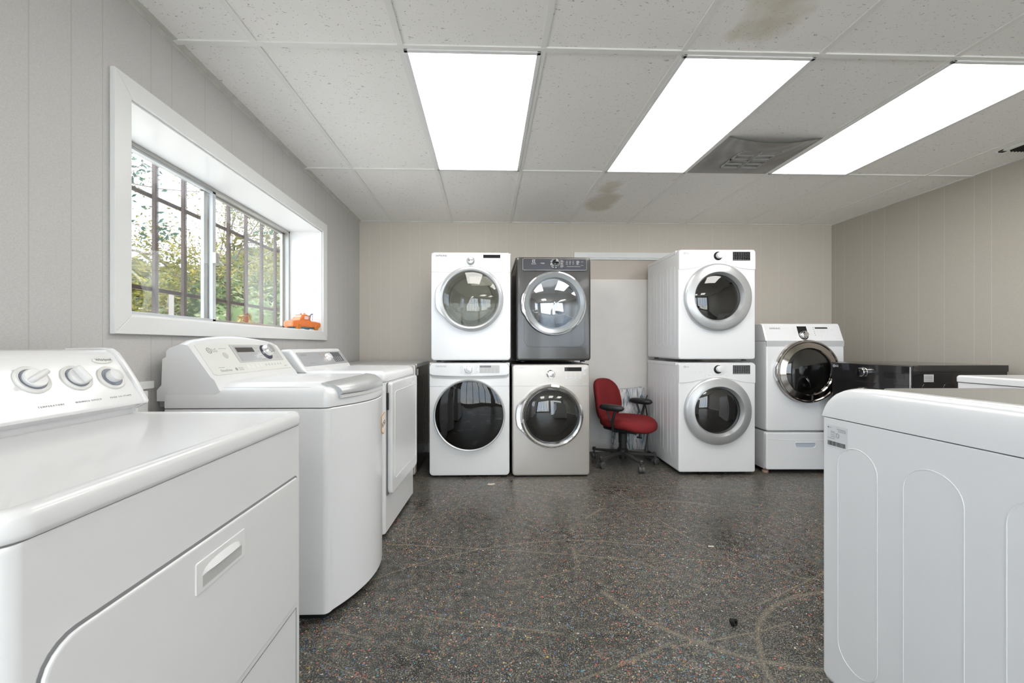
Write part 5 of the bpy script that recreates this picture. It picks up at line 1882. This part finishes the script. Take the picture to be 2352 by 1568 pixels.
# ------------------------------------------------------------------ toy pickup on the window sill
def toy_truck():
    t = thing('toy_truck', 'orange toy pickup truck with teal underside on the window sill', 'toy', (-1.42, 3.10, WZ0 + 0.008), radians(70))
    t.scale = (1.12, 1.12, 1.12)
    # local x forward(-) ; built with length along x, front at -x
    b = MB()
    def sec(x, w_, z0, z1, r): return [(x, y, z) for y, z in rr(-w_, w_, z0, z1, r, 4)]
    b.loft([sec(-0.125, 0.030, 0.020, 0.046, 0.008), sec(-0.120, 0.040, 0.018, 0.056, 0.010), sec(-0.09, 0.044, 0.018, 0.064, 0.014), sec(-0.05, 0.045, 0.018, 0.068, 0.012), sec(0.03, 0.046, 0.018, 0.068, 0.008), sec(0.032, 0.046, 0.018, 0.060, 0.008), sec(0.075, 0.047, 0.018, 0.060, 0.008), sec(0.118, 0.044, 0.020, 0.056, 0.012), sec(0.122, 0.038, 0.024, 0.050, 0.010)])
    b.done('body', 'orange', t, angle=45)
    b = MB()
    b.loft([sec(-0.062, 0.036, 0.060, 0.064, 0.002), sec(-0.050, 0.037, 0.060, 0.085, 0.006), sec(-0.030, 0.036, 0.060, 0.104, 0.012), sec(0.0, 0.036, 0.060, 0.108, 0.012), sec(0.022, 0.036, 0.060, 0.102, 0.012), sec(0.030, 0.034, 0.060, 0.092, 0.010)])
    cab = b.done('cab', 'orange', t, angle=50)
    b = MB()
    for y in (-0.0365, 0.0365):
        b.box(-0.020, 0.014, y - 0.001, y + 0.001, 0.072, 0.094, 0.0006)
    b.prism([(-0.057, 0.070), (-0.040, 0.097), (-0.037, 0.097), (-0.054, 0.070)], -0.027, 0.027, 'y')
    b.done('windows', mat('pale_toy_window', (0.8, 0.62, 0.58), 0.15), cab)
    b = MB()
    b.box(-0.09, 0.10, -0.034, 0.034, 0.010, 0.022, 0.003)
    b.done('chassis', 'teal', t)
    for x in (-0.078, 0.080):
        for y in (-0.040, 0.040):
            b = MB(frame_from((x, y, 0.0195), (1, 0, 0), (0, 0, 1)))
            b.lathe([(0.0, -0.008), (0.014, -0.008), (0.0195, -0.006), (0.0195, 0.006), (0.014, 0.009), (0.012, 0.006), (0, 0.007)], 0, 0, 24)
            b.done('wheel', 'orange_dark', t)
    b = MB()
    b.tube([(0.040, -0.02, 0.058), (0.075, 0.0, 0.112)], 0.003, 6)
    b.tube([(0.040, 0.02, 0.058), (0.075, 0.0, 0.112)], 0.003, 6)
    b.tube([(0.075, 0, 0.112), (0.090, 0, 0.116)], 0.005, 6)
    b.tube([(0.088, 0, 0.114), (0.090, 0, 0.062)], 0.0012, 5)
    b.tube([(0.034, -0.025, 0.10), (0.034, 0.025, 0.10)], 0.003, 6)
    b.tube([(0.034, -0.025, 0.058), (0.034, -0.025, 0.10)], 0.003, 6)
    b.tube([(0.034, 0.025, 0.058), (0.034, 0.025, 0.10)], 0.003, 6)
    b.done('hoist', 'toy_grey', t)
    b = MB()
    for y in (-0.015, 0.015):
        b.lathe([(0.005, 0.106), (0.006, 0.114), (0, 0.117)], 0.0, y, 12)
    b.done('roof_lamp', 'orange', cab)


toy_truck()

# ------------------------------------------------------------------ floor litter
b = MB(Matrix.Translation((0.99, 1.575, 0.013)) @ Matrix.Rotation(radians(70), 4, 'X') @ Matrix.Rotation(0.5, 4, 'Y'))
b.lathe([(0.012, -0.010), (0.013, 0.010), (0.006, 0.010), (0.005, -0.002), (0.0, -0.002)], 0, 0, 20)
tag(b.done('rubber_cap', 'black'), 'small black rubber cap lying on the speckled floor', 'rubber cap')
b = MB(Matrix.Translation((0.03, 3.22, 0.001)))
b.prism([(-0.03, -0.01), (-0.01, -0.02), (0.02, -0.014), (0.035, 0.004), (0.02, 0.016), (0.0, 0.010), (-0.02, 0.014)], 0, 0.004, 'z')
tag(b.done('paper_scrap', 'paper', angle=0), 'crumpled tan scrap on the floor in front of the leftmost stack', 'scrap', 'scraps on the floor')
b = MB(Matrix.Translation((1.25, 2.19, 0.001)))
b.prism([(-0.018, -0.004), (0.012, -0.008), (0.016, 0.003), (-0.012, 0.007)], 0, 0.003, 'z')
tag(b.done('paper_scrap', 'paper', angle=0), 'small pale chip of paper on the open floor before the right stack', 'scrap', 'scraps on the floor')

# ------------------------------------------------------------------ outside
M['concrete'] = mat('pale_bounce_pavement', (0.55, 0.54, 0.52), 0.9, var=0.1, vscale=2)
b = MB(); b.box(-8, 12, -18, YF - 0.12, -0.12, -0.03); b.box(-7.0, XL - 0.31, YF - 0.11, 5.2, -0.12, -0.03)  # pale paving added out of view to bounce sunlight up to the ceiling
struct(b.done('bounce_pavement_outside', 'concrete', angle=0))
b = MB(); b.box(-60, XL - 0.32, -20, 60, -0.3, -0.13)
struct(b.done('ground_outside', 'ground', angle=0))


def leaves(parent, material, pts, size, seed, name='foliage', aspect=1.8):
    rn = random.Random(seed)
    verts, faces = [], []
    for p in pts:
        s = size * rn.uniform(0.6, 1.3)
        u = Vector((rn.gauss(0, 1), rn.gauss(0, 1), rn.gauss(0, 0.6)))
        if u.length < 1e-3: u = Vector((1, 0, 0))
        u.normalize()
        v = u.orthogonal().normalized()
        v = (Matrix.Rotation(rn.uniform(0, 2 * pi), 3, u) @ v)
        p = Vector(p)
        i = len(verts)
        n_ = u.cross(v) * s * 0.12
        verts += [tuple(p - u * s * 0.5 * aspect), tuple(p + v * s * 0.35 + n_), tuple(p + u * s * 0.5 * aspect), tuple(p - v * s * 0.35 + n_)]
        faces += [(i, i + 1, i + 2), (i, i + 2, i + 3)]
    me = bpy.data.meshes.new(name)
    me.from_pydata(verts, [], faces)
    me.materials.append(M[material])
    o = bpy.data.objects.new(name, me)
    COL.objects.link(o)
    o.parent = parent
    o['kind'] = 'stuff'
    return o


def bush(loc, rx, ry, rz, n, size, material, seed, label, name='shrub', group='shrubs beyond the window'):
    t = thing(name, label, 'bush' if name == 'shrub' else 'tree', loc, group=group)
    rn = random.Random(seed)
    pts = []
    lobes = [(rn.uniform(-0.55, 0.55) * rx, rn.uniform(-0.55, 0.55) * ry, rz * rn.uniform(0.45, 1.35), rn.uniform(0.35, 0.6)) for _ in range(16)]
    for k in range(n):
        lx, ly, lz, f = rn.choice(lobes)
        d = Vector((rn.gauss(0, 1), rn.gauss(0, 1), rn.gauss(0, 1))).normalized()
        q = rn.uniform(0.72, 1.05)
        pts.append((lx + d.x * rx * f * q, ly + d.y * ry * f * q, max(0.05, lz + d.z * rz * f * 0.9 * q)))
    leaves(t, material, pts, size, seed)
    b = MB()
    for k in range(5):
        a = rn.uniform(0, 2 * pi)
        b.tube([(0, 0, 0), (cos(a) * rx * 0.2, sin(a) * ry * 0.2, rz * 0.6), (cos(a) * rx * 0.45, sin(a) * ry * 0.45, rz * 1.2)], [0.05, 0.03, 0.01], 6)
    b.done('stem', 'bark', t)
    # dense leafy core keeps the far side from showing through
    b = MB()
    for lx, ly, lz, f in lobes:
        m = 10
        b.loft([[(lx + rx * f * 0.72 * sin(pi * i / m) * cos(2 * pi * j / 12), ly + ry * f * 0.72 * sin(pi * i / m) * sin(2 * pi * j / 12), max(0.03, lz + rz * f * 0.66 * cos(pi * i / m))) for j in range(12)] for i in range(1, m)])
    b.done('inner_foliage', 'core_' + material if ('core_' + material) in M else material, t)
    return t


M['core_leaf_hedge'] = mat('hedge_core', (0.05, 0.06, 0.015), 0.9, var=0.5, vscale=4)
M['core_leaf_pale'] = mat('pale_bush_core', (0.05, 0.08, 0.03), 0.9, var=0.5, vscale=6)


def branchy_tree(loc, hgt, spread, seed, material, label, nleaf, size, lean=(0, 0)):
    t = thing('tree', label, 'tree', loc, group='trees beyond the window')
    rn = random.Random(seed)
    b = MB()
    tips = []

    def grow(p, d, L, r, lev):
        q = [p]
        cur = p.copy(); dd = d.copy()
        for _ in range(4):
            dd = (dd + Vector((rn.gauss(0, 0.16), rn.gauss(0, 0.16), rn.gauss(0.02, 0.10)))).normalized()
            cur = cur + dd * L / 4
            q.append(cur.copy())
            if lev >= 2:
                tips.append(cur.copy())
        b.tube(q, [r * (1 - 0.6 * i / 4) for i in range(5)], 5 if lev else 8, cap=False)
        if lev < 4:
            for k in range(4 if lev < 3 else 3):
                idx = rn.randint(1, 4)
                nd = (dd + Vector((rn.gauss(0, 0.75), rn.gauss(0, 0.75), rn.gauss(0.05, 0.45)))).normalized()
                grow(q[idx], nd, L * rn.uniform(0.55, 0.8), r * 0.45, lev + 1)
    grow(Vector((0, 0, 0)), Vector((lean[0], lean[1], 1)).normalized(), hgt, 0.055, 0)
    b.done('branches', 'bark', t)
    pts = []
    for _ in range(nleaf):
        p = rn.choice(tips)
        pts.append(p + Vector((rn.gauss(0, 0.10), rn.gauss(0, 0.10), rn.gauss(0, 0.08))) * spread)
    leaves(t, material, pts, size, seed + 1)
    return t


# positions: seen through the glass toward -x/+y
bush((-9.5, 12.0, -0.12), 3.4, 2.6, 1.9, 7000, 0.16, 'leaf_hedge', 21, 'olive green bush right of the far hedge, seen through the left window')
bush((-13.0, 12.5, -0.12), 3.6, 3.0, 2.4, 7000, 0.18, 'leaf_hedge', 22, 'yellow green bush, left part of the far hedge seen through the window')
bush((-15.5, 19.0, -0.12), 5.0, 4.0, 2.7, 7000, 0.22, 'leaf_hedge', 23, 'olive tree mass farthest behind the fence, seen through the window')
bush((-9.5, 17.0, -0.12), 4.0, 3.0, 3.2, 7000, 0.20, 'leaf_hedge', 24, 'tall yellow green bush behind the pale leafy bush outside')
bush((-4.6, 8.2, -0.12), 1.3, 1.4, 1.7, 8000, 0.075, 'leaf_pale', 25, 'pale glossy bush nearest the right end of the window')
bush((-6.2, 8.6, -0.12), 1.2, 1.2, 1.35, 5000, 0.08, 'leaf_hedge', 26, 'bright yellow green bush left of the pale glossy bush')
branchy_tree((-7.8, 10.2, -0.12), 3.2, 1.6, 31, 'leaf_yellow', 'thin bare-branched tree with sparse yellow leaves outside the window', 14000, 0.04)
branchy_tree((-5.3, 8.9, -0.12), 3.4, 1.5, 33, 'leaf_yellow', 'yellow leaved tree rising above the pale bush outside', 22000, 0.042)
branchy_tree((-5.3, 3.75, -0.12), 3.2, 0.8, 36, 'leaf_dark', 'dark leaved tree whose twigs hang at the upper left of the window', 4200, 0.055, lean=(0.0, 0.05))

fn = thing('garden_fence', 'low grey fence with pale cap rail outside the left window', 'fence', (-8.0, 7.0, -0.12))
b = MB(); b.box(-0.03, 0.03, -3.5, 4.5, 0.0, 1.90); b.done('fence_panel', 'fence_grey', fn, angle=0)
fn.rotation_euler = (0, 0, radians(-38))
b = MB(); b.box(-0.06, 0.06, -3.5, 4.5, 1.90, 2.0, 0.01); b.done('cap_rail', 'fence_cap', fn)
for k, y in enumerate((-3.2, -1.2, 0.8, 2.8)):
    b = MB(); b.box(0.03, 0.12, y, y + 0.10, 0.0, 2.03, 0.01); b.done('fence_post', 'fence_grey', fn)
gt = thing('garden_gate', 'small boarded gate with pinkish boards beside the low fence outside', 'gate', (-4.75, 6.1, -0.12), radians(-50))
for k in range(4):
    b = MB(); b.box(-0.26 + k * 0.14, -0.16 + k * 0.14, -0.01, 0.01, 0.2, 1.86); b.done('gate_board', 'gate_wood', gt, angle=0)
for x in (-0.32, 0.30):
    b = MB(); b.box(x - 0.03, x + 0.03, -0.03, 0.03, 0.0, 2.02, 0.005); b.done('gate_post', 'fence_grey', gt)
b = MB(); b.box(-0.32, 0.30, 0.01, 0.03, 1.76, 1.82); b.box(-0.32, 0.30, 0.01, 0.03, 0.4, 0.46); b.done('gate_rail', 'fence_grey', gt, angle=0)
